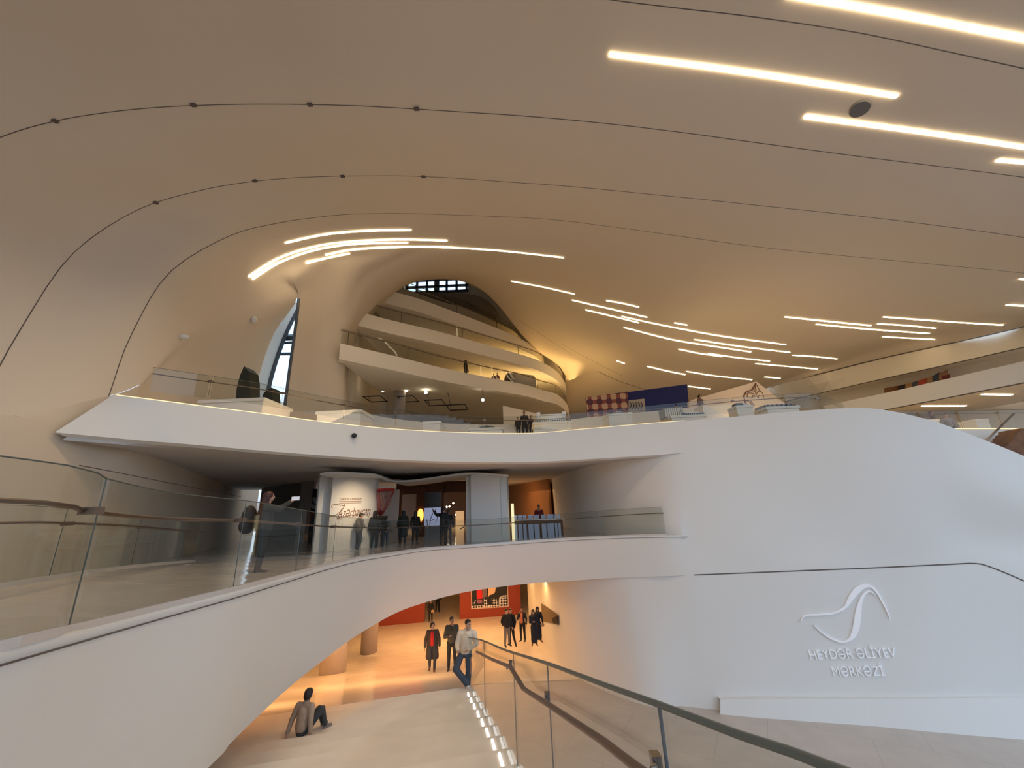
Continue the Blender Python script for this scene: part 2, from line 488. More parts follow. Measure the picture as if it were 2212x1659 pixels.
# clean joint at the slanted left end
def backpt(p, z, i, n):
    if p.y < 15.5 and p.x < -1:
        t = i / n
        q = V(-10.0, 9.7, 0).lerp(V(-21, 30, 0), min(1, max(0, (p.y - 9.0) / 6.0)))
        return V(q.x, q.y, z)
    return V(p.x * 1.4 + 1.0, 50, z)
n = len(mtd)
sof_b = [backpt(p, 1.70, i, n) for i, p in enumerate(mbd)]
rows_ = [[p + V(0.0, 0.12, -0.01) for p in mtd], mtd, mbd, [p + V(0, 0.25, -0.06) for p in mbd],
         [V(a.x, a.y, 0).lerp(V(b.x, b.y, 0), .12) + V(0, 0, 1.70) for a, b in zip(mbd, sof_b)], sof_b]
struct(gridmesh('trim_13', rows_[:2], 'white', smooth=False))
struct(gridmesh('trim_35', rows_[2:4], 'white', smooth=False))
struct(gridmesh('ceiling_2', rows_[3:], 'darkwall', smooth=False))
fl_b = [backpt(p, 2.35, i, n) for i, p in enumerate(mtd)]
struct(gridmesh('floor_2', [[V(p.x, p.y + 0.1, 2.38) for p in mtd], fl_b], 'inner', smooth=False))
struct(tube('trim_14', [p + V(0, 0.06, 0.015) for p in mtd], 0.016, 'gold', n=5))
# floor behind the right-hand wall
fr = [V(7, 18.2, 2.36), V(13, 18.0, 2.36)] + [V(q.x, q.y + .05, 2.36) for q in (P(1985, 926, 20.5), P(2100, 926, 20), P(2212, 926, 19.5), P(2500, 927, 18.5))]
struct(gridmesh('floor_3', [fr, [V(p.x * 1.4 + 1, 60, 2.36) for p in fr]], 'inner', smooth=False))

# ------------------------------------------------------------------ right wall with the logo
RXs = [1480, 1600, 1750, 1880, 2000, 2100, 2212, 2350, 2600]
T = [P(x, y, Y) for x, y, Y in zip(RXs, (909, 899, 886, 882, 905, 940, 985, 1045, 1150), (17.0, 16.4, 15.6, 15.0, 14.6, 14.4, 14.2, 14.0, 13.6))]
B = [P(x, y, Y) for x, y, Y in zip(RXs, (978, 983, 990, 1000, 1020, 1045, 1080, 1120, 1200), (17.0, 16.6, 15.9, 15.3, 14.9, 14.6, 14.4, 14.2, 13.8))]
C_ = [P(x, y, Y) for x, y, Y in zip(RXs, (1158, 1155, 1150, 1150, 1150, 1152, 1170, 1200, 1260), (17.7, 17.1, 16.5, 15.9, 15.4, 15.2, 14.9, 14.6, 14.2))]
D_ = [P(x, y, Y) for x, y, Y in zip(RXs, (1243, 1238, 1232, 1226, 1221, 1217, 1255, 1330, 1470), (17.9, 17.4, 16.7, 16.2, 15.7, 15.4, 15.1, 14.8, 14.4))]
FZ = -8.2
E_ = [Pz(x, y, FZ) for x, y in zip(RXs, (1535, 1548, 1559, 1568, 1580, 1589, 1598, 1612, 1637))]
E_[0] = Pz(1480, 1535, FZ)
# part going back to the left (both storeys)
lo_px = [(1143, 1342), (1180, 1400), (1235, 1455), (1300, 1490), (1400, 1525)]
lo = [Pz(x, y, FZ) for x, y in lo_px]
up_px = [(1192, 1036, 34), (1215, 1026, 28), (1250, 1012, 23.5), (1300, 1003, 20.6), (1350, 996, 18.9), (1430, 983, 17.4)]
upc = []
for x, y, Y in up_px:
    q = P(x, y, Y); upc.append(V(q.x, q.y, 1.75))
dT = [T, B, C_, D_, [a.lerp(b, .5) + V(0, .25, 0) for a, b in zip(D_, E_)], [p + V(0, .35, 0) for p in E_]]
rw = refine(dT, 5, 5)
def joined(name, grids, m):
    bm = bmesh.new()
    for rows in grids:
        vv = [[bm.verts.new(p) for p in r] for r in rows]
        for i in range(len(vv) - 1):
            for j in range(len(vv[0]) - 1):
                bm.faces.new((vv[i][j], vv[i][j + 1], vv[i + 1][j + 1], vv[i + 1][j]))
    bmesh.ops.remove_doubles(bm, verts=bm.verts, dist=0.004)
    bmesh.ops.dissolve_degenerate(bm, edges=bm.edges, dist=0.0005)
    bmesh.ops.recalc_face_normals(bm, faces=bm.faces)
    for e in bm.edges: e.smooth = not (len(e.link_faces) != 2 or e.calc_face_angle(0) > 0.6)
    return bmobj(name, bm, m, None, True)


def rowsbetween(a, b, k0, k1, endcol=True):
    out = []
    for k in range(k0, k1 + 1):
        t = (k - k0) / (k1 - k0)
        r = [p.lerp(q, t) for p, q in zip(a, b)]
        r[-1] = rw[k][0].copy()
        out.append(r)
    return out


RGRIDS = [rw, rowsbetween(mtd, mbd, 0, 5)]
bm = bmesh.new()
_v = [[bm.verts.new(p) for p in r] for r in rw]
for i in range(len(_v) - 1):
    for j in range(len(_v[0]) - 1): bm.faces.new((_v[i][j], _v[i][j + 1], _v[i + 1][j + 1], _v[i + 1][j]))
bm.normal_update()
WR = BVHTree.FromBMesh(bm); bm.free()


def onwall(x, y, off=0.03):
    d = ray(x, y).normalized()
    h, n, i, k = WR.ray_cast(V(0, 0, 0), d)
    if h is None: return P(x, y, 16), V(0, -1, 0)
    if n.dot(d) > 0: n = -n
    return h + n * off, n


# parapet thickness of the wall top
struct(gridmesh('trim_15', [crper(T, 5), [p + V(0.02, 0.35, 0.0) for p in crper(T, 5)], [p + V(0.02, 0.35, -1.2) for p in crper(T, 5)]], 'white'))
# lower storey, receding part
loc = cr(lo + [E_[0] + V(0, .35, 0)], 24)
d0 = D_[0]
tops = [V(p.x, p.y, -3.0) for p in loc]
tops[-1] = d0.copy(); tops[-2] = tops[-2].lerp(d0, .5)
win_low = [k for k in range(len(loc)) if False]
LOWG = rowsbetween(tops, loc, 15, 25); RGRIDS.append(LOWG)
# upper storey, receding part behind the balustrade
upl = cr(upc + [B[0] + V(0, 0.02, 0)], 24)
dn = [V(p.x + .05, p.y + .3, -2.1) for p in upl]
cc0 = C_[0]
for k in range(6):
    t = (k + 1) / 6
    i = len(upl) - 6 + k
    dn[i] = dn[i].lerp(V(cc0.x, cc0.y, cc0.z), t * t)
RGRIDS.append(rowsbetween(upl, dn, 5, 10))
struct(tube('trim_16', [p + V(-.02, -.03, -.02) for p in upl[:-1]], 0.03, 'seam', n=5))
# shadow line on the right wall, painted in as a thin dark tube
sp = crper([Vector((x, y, 0)) for x, y in ((1500, 1242), (1600, 1238), (1750, 1232), (1900, 1226), (2050, 1219), (2105, 1217), (2140, 1225), (2212, 1255), (2260, 1280))], 5)
struct(tube('trim_17', [onwall(p.x, p.y, 0.0)[0] for p in sp], 0.022, 'seam', n=5))
# plinth ledge at the foot of the logo wall
plx = [(1556, 1511, 1543), (1640, 1510, 1551), (1750, 1510, 1559), (1880, 1510, 1568), (2000, 1509, 1580), (2100, 1508, 1589), (2212, 1507, 1598), (2350, 1507, 1612), (2600, 1507, 1637)]
bf = [Pz(x, yb, FZ) for x, yt, yb in plx]
tf = []
for (x, yt, yb), b in zip(plx, bf):
    tf.append(P(x, yt, b.y + 0.02))
struct(gridmesh('baseboard_right', [[p + V(0, .5, -.02) for p in tf], tf, bf], 'white', smooth=False))

# ------------------------------------------------------------------ floors
SU = V(-0.2177, 0.9760, 0); SV = V(0.9760, 0.2177, 0)
RAILP = V(-0.46, 7.7, 0)
v0 = RAILP.dot(SV)                 # rail line coordinate across the stair


def stz(p): return -2.1 - 0.227 * p.dot(SU)
def S3(s, v, z): return V(SU.x * s + SV.x * v, SU.y * s + SV.y * v, z)


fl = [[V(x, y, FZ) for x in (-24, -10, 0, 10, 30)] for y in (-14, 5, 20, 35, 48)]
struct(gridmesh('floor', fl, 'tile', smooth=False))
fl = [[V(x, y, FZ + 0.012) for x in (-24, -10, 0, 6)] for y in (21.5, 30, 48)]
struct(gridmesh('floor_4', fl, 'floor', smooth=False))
# stair flight
bm = bmesh.new()
TR, RI = 0.705, 0.16
s = -2.6; z = -2.1 + 0.227 * 2.6 - 0.08
prof = []
while s < 12.6:
    prof.append((s, z)); prof.append((s + TR, z)); s += TR; z -= RI
s_end = s
z_end = stz(S3(s, 0, 0))
prof.append((s_end, z_end)); prof.append((27.0, FZ)); prof.append((27.0, FZ - 0.3)); prof.append((-2.6, FZ - 0.3))
va, vb = -14.0, v0 + 0.12
L = [bm.verts.new(S3(a, va, b)) for a, b in prof]; Rr = [bm.verts.new(S3(a, vb, b)) for a, b in prof]
for k in range(len(prof)):
    j = (k + 1) % len(prof)
    bm.faces.new((L[k], L[j], Rr[j], Rr[k]))
bm.faces.new(L); bm.faces.new(Rr[::-1])
bmesh.ops.recalc_face_normals(bm, faces=bm.faces)
struct(bmobj('floor_5', bm, 'stair'))
# inlaid step lights
k = 0
s = -2.6; z = -2.1 + 0.227 * 2.6 - 0.08
while s < 12.2:
    if s > 5.4:
        q = S3(s + TR * .5, v0 - 0.085, z + 0.012)
        o = box('step_light', q, (0.035, TR * 0.72, 0.02), 'led', rz=math.atan2(0.2177, 0.9760))
        tag(o, 'white light strip in the stair treads beside the glass, %s' % ['nearest of all', 'second from the nearest', 'third from the nearest', 'fourth from the nearest', 'fifth from the nearest', 'sixth from the nearest', 'seventh from the nearest', 'eighth from the nearest', 'ninth from the nearest', 'tenth from the nearest', 'farthest of all'][k], 'step light', 'step lights along the glass')
        k += 1
    s += TR; z -= RI

# ------------------------------------------------------------------ bridge
BX = [(0,1418,2.75),(172,1372,3.45),(340,1327,4.4),(510,1282,5.7),(580,1262,6.7),(643,1244,8.0),(716,1223,10.4),(780,1208,12.9),(840,1199,15.2),(923,1187,17.7),(1013,1181,19.4),(1120,1173,20.2),(1221,1166,20.0),(1350,1160,18.7),(1443,1158,17.75),(1486,1158,17.65)]
bt = [P(*a) for a in BX]
bt = [V(-3.2, -13, -0.5), V(-3.25, -5, -0.6), V(-3.25, 0.5, -0.72)] + bt
BL = [(450,1659,6.4),(500,1603,7.2),(560,1545,8.2),(628,1482,9.5),(700,1425,11.0),(775,1370,13.6),(860,1322,16.8),(930,1298,19.0),(1000,1280,20.4),(1070,1269,21.0),(1150,1260,21.2),(1230,1255,20.4),(1300,1250,19.6),(1400,1246,18.5),(1486,1243,17.88)]
bl = [V(-3.5, -13, -3.0), V(-3.6, -5, -3.0), V(-3.8, 0.5, -3.05), V(-4.1, 3.6, -3.15)] + [P(*a) for a in BL]
# same number of control points through arc-length resampling in plan
btd = cr(bt, 90)
bld = cr(bl, 90)
def nearest(pl, q):
    return min(pl, key=lambda p: (p.x - q.x) ** 2 + (p.y - q.y) ** 2)
dk = []
for i, p in enumerate(btd):
    if p.y < 16.5:
        yy = p.y * 1.25 + 0.5
        q = nearest([Vector((a.x, a.y, 0)) for a in lp], Vector((-30, yy, 0)) if False else Vector((-9 - max(0, yy - 8) * .55, yy, 0)))
        dk.append(V(q.x, q.y, p.z))
    elif p.x < -2:
        dk.append(V(-34, 46, -2.02))
    else:
        dk.append(V(p.x * 1.2 - 2, 46, -2.02))
inner = [p + V(-0.05, 0.10, 0.0) for p in btd]
struct(gridmesh('trim_18', [[p + V(-.12, .12, 0.03) for p in btd], [p + V(0, 0, 0.03) for p in btd], btd], 'white', smooth=False))
RGRIDS.append(rowsbetween(btd, bld, 10, 15))
struct(gridmesh('trim_36', [bld, [p + V(-.5, .5, -0.02) for p in bld]], 'white', smooth=False))
struct(joined('wall_right', RGRIDS, 'white'))
dkrows = [inner, [a.lerp(b, .5) for a, b in zip(inner, dk)], dk]
struct(gridmesh('floor_6', dkrows, marble('bridge_marble', (0.62, 0.57, 0.52), 0.12), smooth=False))
struct(gridmesh('ceiling_3', [[p + V(-.5, .5, -0.02) for p in bld], [V(p.x, p.y, -4.3 if p.y > 18 else -3.6) for p in dk]], 'inner', smooth=False))
struct(tube('trim_19', [p + V(0.012, -0.012, -0.05) for p in btd], 0.008, 'seam', n=5))

# ------------------------------------------------------------------ lobby back
struct(box('wall_back_lobby', (-2, 40, -6), (44, .4, 5), mat('lobby_wall', (0.78, 0.62, 0.42), 0.6)))
struct(box('wall_right_lobby', V(3.2, 36, -6), (.3, 9, 5), 'inner'))

struct(box('wall_back_gallery', (-6.5, 46.3, -.1), (45, .3, 4.2), mat('brown_wall', (0.22, 0.12, 0.07), .7)))
struct(box('wall_right_gallery', V(5.2, 41, -.1), (.3, 11, 4.2), 'inner'))
#@@REAR
# ------------------------------------------------------------------ rear hall behind the arch
zb = P(935, 633, 54).z; zt = P(935, 590, 54).z
xa, xb = P(880, 620, 54).x, P(1008, 620, 54).x
def wallq(name, x0, x1, z0, z1, m='inner', y=54):
    return struct(box(name, ((x0 + x1) / 2, y + .2, (z0 + z1) / 2), (x1 - x0, .4, z1 - z0), m))
wallq('wall_back', -26, 60, 2, zb)
wallq('wall_back_left', -26, xa - .5, zb, 45)
wallq('wall_back_right', xb + .2, 60, zb, 45)
struct(box('ceiling_4', (10, 46, 45.2), (80, 20, .4), 'inner'))
struct(prism('wall_side_left', [V(-10.4, 24, 2.4), V(-18.5, 54.5, 2.4), V(-18.9, 54.5, 2.4), V(-10.8, 24, 2.4)], [V(-10.4, 24, 45), V(-18.5, 54.5, 45), V(-18.9, 54.5, 45), V(-10.8, 24, 45)], 'inner'))
struct(box('wall_light_block_right', (36, 26, 16), (.4, 44, 30), 'inner'))  # unseen wall added to block daylight leaking in from the right
win2 = bpy.data.objects.new('window_2', None); COL.objects.link(win2); win2.location = V(xa, 54, zb); struct(win2)
bm = bmesh.new()
for k in range(7):
    x = xa + (xb - xa) * k / 6
    boxmesh(bm, V(x, 53.9, (zb + zt) / 2 + 1), (0.35 if k != 3 else .8, .3, zt - zb + 2))
for z in (zb + .1, zb + (zt - zb) * .30, zb + (zt - zb) * .62, zt + .3):
    boxmesh(bm, V((xa + xb) / 2, 53.9, z), (xb - xa + .6, .3, .35))
bmobj('window_frame', bm, 'frame', win2)
box('window_pane', V((xa + xb) / 2, 54.1, (zb + zt) / 2 + 1), (xb - xa, .03, zt - zb + 2), 'winglass', win2)

# ------------------------------------------------------------------ curved balcony levels
def level(idx, z, h, px, back=16, m='inner', sof='inner', rail=True, xmin=None):
    pts = [Pz(x, y, z) for x, y in px]
    d = crper(pts, 5)
    slab = []
    lowr = [p + V(0, 0, -h) for p in d]
    lipr = [p + V(-.25, .45, -h - .02) for p in d]
    groove = [p + V(-.25, .45, -h + .12) for p in d]
    sofr = [p + V(-.3, .55, -h + .12) for p in d]
    def bk(p, zz): return V(min(p.x, 20) * .75 - 2, max(p.y + 3, 50), zz)
    r = [[bk(p, z) for p in d], [p + V(-.05, .12, 0) for p in d], d, lowr, lipr, groove, sofr, [bk(p, z - h + .12) for p in d]]
    struct(gridmesh('trim_%d' % (20 + idx), r, m, smooth=False))
    if rail:
        g = empty('glass_balustrade', d[0], ['', 'glass balustrade with thin rail along the lowest rear balcony', 'glass balustrade on the second rear balcony from below', 'glass balustrade on the third rear balcony from below', 'glass balustrade on the topmost rear balcony'][idx], 'balustrade', 'balustrades of the rear balconies')
        rr = d[1:-2]
        ribbonwall('glass_panel', [p + V(-.1, .25, 0) for p in rr], z - .02, z + 1.05, .03, 'glass', g)
        tube('handrail', [p + V(-.14, .2, .92) for p in rr], .035, 'bronze', g, n=6)
        for q in rr[4::6]:
            tube('post', [q + V(-.12, .3, -.02), q + V(-.12, .3, 1.0)], .025, 'metal', g, n=6)
    return d

LA = level(1, 8.9, 0.95, [(735,741),(750,745),(861,771),(961,796),(1073,819),(1135,831),(1172,843),(1205,853),(1226,876),(1231,900)])
LB = level(2, 12.2, 1.0, [(770,672),(794,678),(850,693),(950,717),(1073,751),(1148,773),(1185,790),(1206,806),(1221,828),(1222,842),(1207,852)])
LC = level(3, 15.6, 1.15, [(800,615),(847,629),(900,644),(948,661),(1048,699),(1090,716),(1130,735),(1160,752),(1176,775)])
LD = level(4, 19.6, 1.1, [(840,612),(868,621),(948,650),(1000,664),(1048,685),(1085,702),(1110,716),(1125,730)])
# top gallery under the skylight
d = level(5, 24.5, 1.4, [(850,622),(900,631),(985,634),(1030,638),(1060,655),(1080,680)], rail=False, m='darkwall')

# round columns on the levels
def column(px, yb, yt, z0, wpx, label, top=None):
    a = Pz(px, yb, z0)
    zt_ = P(px, yt, a.y).z if top is None else top
    r = wpx / 2 * a.y / FPX * .96
    o = lathe('column', [(r, 0), (r, zt_ - z0)], 'column', loc=(a.x, a.y, z0)); 
    for p in o.data.polygons: p.use_smooth = len(p.vertices) == 4
    tag(o, label, 'column', 'round grey columns')
a = P(866, 748, 31); o = lathe('column', [(.42, 0), (.42, 2.34)], 'column', loc=(a.x, a.y, 8.9)); tag(o, 'round grey column standing on the lowest rear balcony', 'column', 'round grey columns')
a = P(862, 880, 27); o = lathe('column', [(.42, 0), (.42, 5.64)], 'column', loc=(a.x, a.y, 2.36)); tag(o, 'round grey column under the rear balconies among hanging frames', 'column', 'round grey columns')
for (x, y, wp, lb) in ((706, 1460, 50, 'wide grey column on the warm lobby floor nearest the stairs'), (790, 1416, 32, 'slimmer grey column standing further back on the warm lobby floor')):
    u_ = ray(x, y); k_ = -2.1 / (u_.z + .227 * (u_.x * SU.x + u_.y * SU.y)); q = u_ * k_
    if q.z < FZ: q = Pz(x, y, FZ)
    r = wp / 2 * q.y / FPX * .95
    o = lathe('column', [(r, -.25), (r, -3.9 - q.z)], 'column', loc=(q.x, q.y + r, q.z), n=40)
    for p in o.data.polygons: p.use_smooth = len(p.vertices) == 4
    tag(o, lb, 'column', 'lobby columns')

# low curved wall behind the exhibits and back wall of the hall
lw_px = [(600,868,24),(640,873,24),(700,884,24),(782,893,24),(850,905,24),(920,913,24),(1000,917,23.5),(1070,918,23.5),(1140,916,23.5),(1200,911,23.5),(1265,903,23.5),(1330,897,23.5),(1430,887,23),(1520,878,23),(1600,872,23)]
lwp = crper([P(*a) for a in lw_px], 3)
struct(ribbonwall('trim_26', lwp, 2.36, lambda i: lwp[i].z, .25, 'inner'))
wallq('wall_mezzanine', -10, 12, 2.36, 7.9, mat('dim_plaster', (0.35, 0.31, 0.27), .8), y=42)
o = box('display_screen', P(1070, 890, 40), (9.5, .15, 1.5), mat('blue_screen', (.02, .06, .18), .4)); tag(o, 'long dark blue display panel in the dim rear hall', 'screen')
a0 = P(1150, 880, 38)
xa_, xb_ = P(1087,900,29).x, P(1175,900,30.5).x; za_ = P(1087, 876, 29).z
o = prism('display_wall', [V(xa_, 29, 2.36), V(xb_, 30.5, 2.36), V(xb_, 30.8, 2.36), V(xa_, 29.3, 2.36)], [V(xa_, 29, za_), V(xb_, 30.5, P(1175, 897, 30.5).z), V(xb_, 30.8, P(1175, 897, 30.5).z), V(xa_, 29.3, za_)], 'inner')
tag(o, 'pale freestanding wall with curved top under the balcony nose', 'display wall')

# ------------------------------------------------------------------ upper right gallery
L1 = [(2420, 660, 20), (2212, 705, 24), (2050, 742, 27), (1900, 775, 31), (1780, 805, 35), (1680, 830, 39), (1640, 842, 41)]
L1p = crper([P(*a) for a in L1], 3)
bandr = [(2420, 703, 20), (2212, 750, 24), (2050, 787, 27), (1900, 820, 31), (1800, 843, 35), (1735, 858, 39), (1640, 882, 41)]
L2p = crper([P(*a) for a in bandr], 3)
struct(gridmesh('wall_gallery', [[p + V(1, 1.5, 7) for p in L1p], L1p, [a.lerp(b, .5) for a, b in zip(L1p, L2p)], L2p, [p + V(1.2, 1.6, .02) for p in L2p], [p + V(1.2, 1.6, -5) for p in L2p]], 'inner', smooth=False))
struct(tube('trim_27', [p + V(0, -.04, -.02) for p in L1p], .05, 'seam', n=5))
struct(tube('trim_28', [p + V(0, -.03, 0.0) for p in L2p], .035, 'seam', n=5))
zf = 6.1
ft = [Pz(x, y, zf) for x, y in ((2520, 705), (2350, 746), (2212, 780), (2060, 815), (1930, 845), (1850, 862), (1780, 877))]
ft = crper(ft, 4)
zlo = P(2212, 824, Pz(2212, 780, zf).y).z
fb = [V(p.x, p.y, zlo) for p in ft]
bk = [p + V(6, 9, 0) for p in fb]
bk2 = [V(p.x, p.y, zf) for p in bk]
struct(gridmesh('trim_29', [[p + V(3.2, 4.5, 0) for p in ft], ft, fb], 'white', smooth=False))
struct(gridmesh('ceiling_5', [fb, bk], 'shell', smooth=False))
struct(tube('trim_30', [p + V(0, -.02, 0) for p in fb], .035, 'seam', n=5))
gy = [P(1830, 900, 37), P(2000, 897, 34), P(2212, 893, 31), P(2450, 890, 29)]
struct(gridmesh('wall_gallery_back', [[V(p.x, p.y, 2.3) for p in gy], [V(p.x, p.y, 6.2) for p in gy]], 'shell', smooth=False))
# gallery floor edge at the far right and side of the stairs
ge = [P(x, y, Y) for x, y, Y in ((1985, 926, 20.5), (2100, 926, 20), (2212, 926, 19.5), (2500, 927, 18.5))]
struct(gridmesh('trim_31', [[p + V(1, 4, 0) for p in ge], ge, [V(p.x, p.y, -1.5) for p in ge]], 'white', smooth=False))
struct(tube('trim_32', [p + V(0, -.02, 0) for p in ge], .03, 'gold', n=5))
bm = bmesh.new()
stp = []
for k in range(11):
    x = 2204 - k * 6.2; y = 925 + k * 7.6
    stp.append(P(x, y, 18)); stp.append(P(x - 4.5 + 4.5, y + 7.6, 18))
poly = stp + [P(2150, 1050, 18), P(2450, 1050, 18), P(2450, 925, 18)]
struct(prism('trim_33', poly, [p + V(.4, 1.2, 0) for p in poly], 'wood'))
o = tube('stair_handrail', [P(2212 - 22, 893, 17.5), P(2125, 957, 17), P(2070, 1010, 16.8)], .045, 'metal'); tag(o, 'sloping metal handrail of the small stair at far right', 'handrail')
#@@THINGS
# ------------------------------------------------------------------ strip lights on the shell
def strip(px, wd, label, group, mt='strip', n=None):
    v = crper([Vector((x, y, 0)) for x, y in px], 6 if len(px) > 2 else 8)
    hit = [onshell(p.x, p.y, 0.035) for p in v]
    pts = [h[0] for h in hit]
    bm = bmesh.new(); rings = []
    for i, (p, nn) in enumerate(hit):
        d = (pts[min(i + 1, len(pts) - 1)] - pts[max(i - 1, 0)]).normalized()
        sd = d.cross(nn).normalized() * wd / 2
        up = nn * 0.03
        rings.append([bm.verts.new(p - sd - up), bm.verts.new(p + sd - up), bm.verts.new(p + sd + up * .2), bm.verts.new(p - sd + up * .2)])
    for A, B_ in zip(rings, rings[1:]):
        for k in range(4): bm.faces.new((A[k], A[(k + 1) % 4], B_[(k + 1) % 4], B_[k]))
    bm.faces.new(rings[0][::-1]); bm.faces.new(rings[-1])
    bmesh.ops.recalc_face_normals(bm, faces=bm.faces)
    o = bmobj('ceiling_strip_light', bm, mt); tag(o, label, 'strip light', group)
    return o

NEAR = 'strip lights on the near ceiling'; ARCH = 'strip lights above the arch'; FARR = 'strip lights on the far right ceiling'
for px, wd, lb, g in [
    ([(1700, -12), (1950, 32), (2240, 88)], .10, 'very long glowing strip light crossing the top right corner of the ceiling', NEAR),
    ([(1316, 117), (1620, 157), (1938, 207)], .095, 'long glowing strip light high above, ending beside the oval ceiling speaker', NEAR),
    ([(1738, 251), (1980, 283), (2230, 320)], .095, 'long glowing strip light just below the oval ceiling speaker', NEAR),
    ([(2154, 345), (2240, 352)], .095, 'short end of a strip light cut by the right picture border, below the long ones', NEAR),
    ([(616, 524), (700, 506), (790, 498), (888, 496)], .085, 'topmost curved strip light above the arch', ARCH),
    ([(537, 597), (600, 558), (680, 532), (760, 521), (860, 517), (966, 519)], .085, 'long curved strip light, outer of the two that sweep down to the left', ARCH),
    ([(545, 602), (600, 568), (670, 542), (740, 529), (800, 525), (881, 524)], .085, 'curved strip light, inner of the two that sweep down to the left', ARCH),
    ([(703, 550), (760, 539), (840, 534), (940, 533), (1080, 541), (1217, 556)], .085, 'longest curved strip light running over the crown of the arch', ARCH),
    ([(661, 568), (710, 556), (755, 547)], .075, 'short curved strip light, lowest of those above the arch', ARCH),
    ([(1104, 607), (1170, 619), (1241, 635)], .07, 'single strip light right of the arch crown', FARR),
    ([(1236, 648), (1310, 665), (1398, 685)], .075, 'medium strip light, upper left of the far group', FARR),
    ([(1310, 649), (1345, 655), (1380, 663)], .07, 'short strip light above the upper left of the far group', FARR),
    ([(1265, 669), (1320, 682), (1380, 697)], .07, 'medium strip light just below the upper left one of the far group', FARR),
    ([(1343, 683), (1430, 702), (1560, 726), (1697, 744)], .075, 'longest strip light across the middle of the far group', FARR),
    ([(1457, 697), (1484, 702)], .07, 'very short strip light above the longest of the far group', FARR),
    ([(1348, 707), (1450, 733), (1530, 746), (1622, 760)], .075, 'long curved strip light under the longest of the far group', FARR),
    ([(1500, 733), (1600, 748), (1706, 761)], .075, 'strip light between the two longest of the far group', FARR),
    ([(1466, 754), (1510, 763), (1560, 770)], .07, 'short strip light low in the far group, left end dipping', FARR),
    ([(1530, 763), (1590, 772), (1662, 780)], .07, 'strip light partly overlapping the short low one', FARR),
    ([(1632, 785), (1700, 791), (1766, 797)], .075, 'strip light near the gallery wall, right of the gable peak', FARR),
    ([(1712, 767), (1760, 770), (1808, 775)], .075, 'strip light closest to the gallery wall end', FARR),
    ([(1332, 779), (1349, 785)], .08, 'tiny strip light above the patterned carpet panel', FARR),
    ([(1398, 791), (1440, 801), (1480, 809)], .08, 'low strip light above the navy panel', FARR),
    ([(1483, 802), (1540, 811), (1624, 820)], .08, 'low strip light left of the gable peak', FARR),
    ([(1652, 814), (1685, 817)], .08, 'tiny strip light right of the gable peak', FARR),
    ([(1487, 834), (1534, 840)], .08, 'lowest strip light beside the navy panel corner', FARR),
    ([(1695, 684), (1790, 694), (1881, 703)], .075, 'left strip light of the right-hand cluster', FARR),
    ([(1763, 700), (1880, 711), (2007, 720)], .075, 'long lower strip light of the right-hand cluster', FARR),
    ([(1908, 684), (2040, 694), (2166, 702)], .075, 'longest strip light of the right-hand cluster', FARR),
    ([(1896, 699), (1960, 703), (2021, 709)], .075, 'strip light just under the longest of the right-hand cluster', FARR),
    ([(1907, 727), (1960, 730), (2019, 733)], .075, 'lowest strip light of the right-hand cluster', FARR),
    ([(2174, 658), (2225, 661)], .075, 'strip light cut by the right picture border above the gallery wall', FARR),
    ([(2203, 602), (2230, 605)], .075, 'small strip light end at the right picture border, higher than the other', FARR),
]:
    strip(px, wd, lb, g)
# gallery soffit lights
for x0, y0, x1, y1, lb in ((1992, 877, 2086, 877, 'strip light under the gallery balcony, nearer the stairs wall'), (2122, 852, 2185, 853, 'strip light under the gallery balcony, at far right')):
    a, b = Pz(x0, y0, zlo - .03), Pz(x1, y1, zlo - .03)
    o = box('ceiling_strip_light', (a + b) / 2, ((b - a).length, .14, .04), 'strip', rz=math.atan2(b.y - a.y, b.x - a.x)); tag(o, lb, 'strip light', 'gallery strip lights')
# oval speaker
p, nn = onshell(1857, 234, .03)
bm = bmesh.new()
bmesh.ops.create_cone(bm, cap_ends=True, segments=40, radius1=.24, radius2=.22, depth=.05, matrix=Matrix.Translation(p) @ nn.to_track_quat('Z', 'Y').to_matrix().to_4x4())
o = bmobj('ceiling_speaker', bm, mat('speaker_grille', (.16, .15, .14), .8)); tag(o, 'round flush dark ceiling speaker between two strip lights', 'speaker')
#@@BAL
# ------------------------------------------------------------------ people
def capsule(bm, a, b, ra, rb, seg=12):
    """closed tapered capsule"""
    d = b - a; L = d.length
    q = d.to_track_quat('Z', 'Y').to_matrix() if L > 1e-6 else Matrix.Identity(3)
    rings = []
    prof = []
    for k in range(1, 5):
        t = math.pi / 2 * k / 4; prof.append((ra * math.sin(t), -ra * math.cos(t)))
    for k in range(0, 4):
        t = math.pi / 2 * k / 4; prof.append((rb * math.cos(t), L + rb * math.sin(t)))
    bot = bm.verts.new(a + q @ Vector((0, 0, -ra))); top = bm.verts.new(a + q @ Vector((0, 0, L + rb)))
    for r, z in prof:
        rings.append([bm.verts.new(a + q @ Vector((r * math.cos(2 * math.pi * i / seg), r * math.sin(2 * math.pi * i / seg), z))) for i in range(seg)])
    for A, B_ in zip(rings, rings[1:]):
        for i in range(seg): bm.faces.new((A[i], A[(i + 1) % seg], B_[(i + 1) % seg], B_[i]))
    for i in range(seg):
        bm.faces.new((bot, rings[0][(i + 1) % seg], rings[0][i])); bm.faces.new((top, rings[-1][i], rings[-1][(i + 1) % seg]))


def ellip(bm, c, r, R=None):
    m = Matrix.Translation(c) @ (R.to_4x4() if R is not None else Matrix.Identity(4)) @ Matrix.Diagonal((*r, 1))
    bmesh.ops.create_uvsphere(bm, u_segments=20, v_segments=14, radius=1, matrix=m)


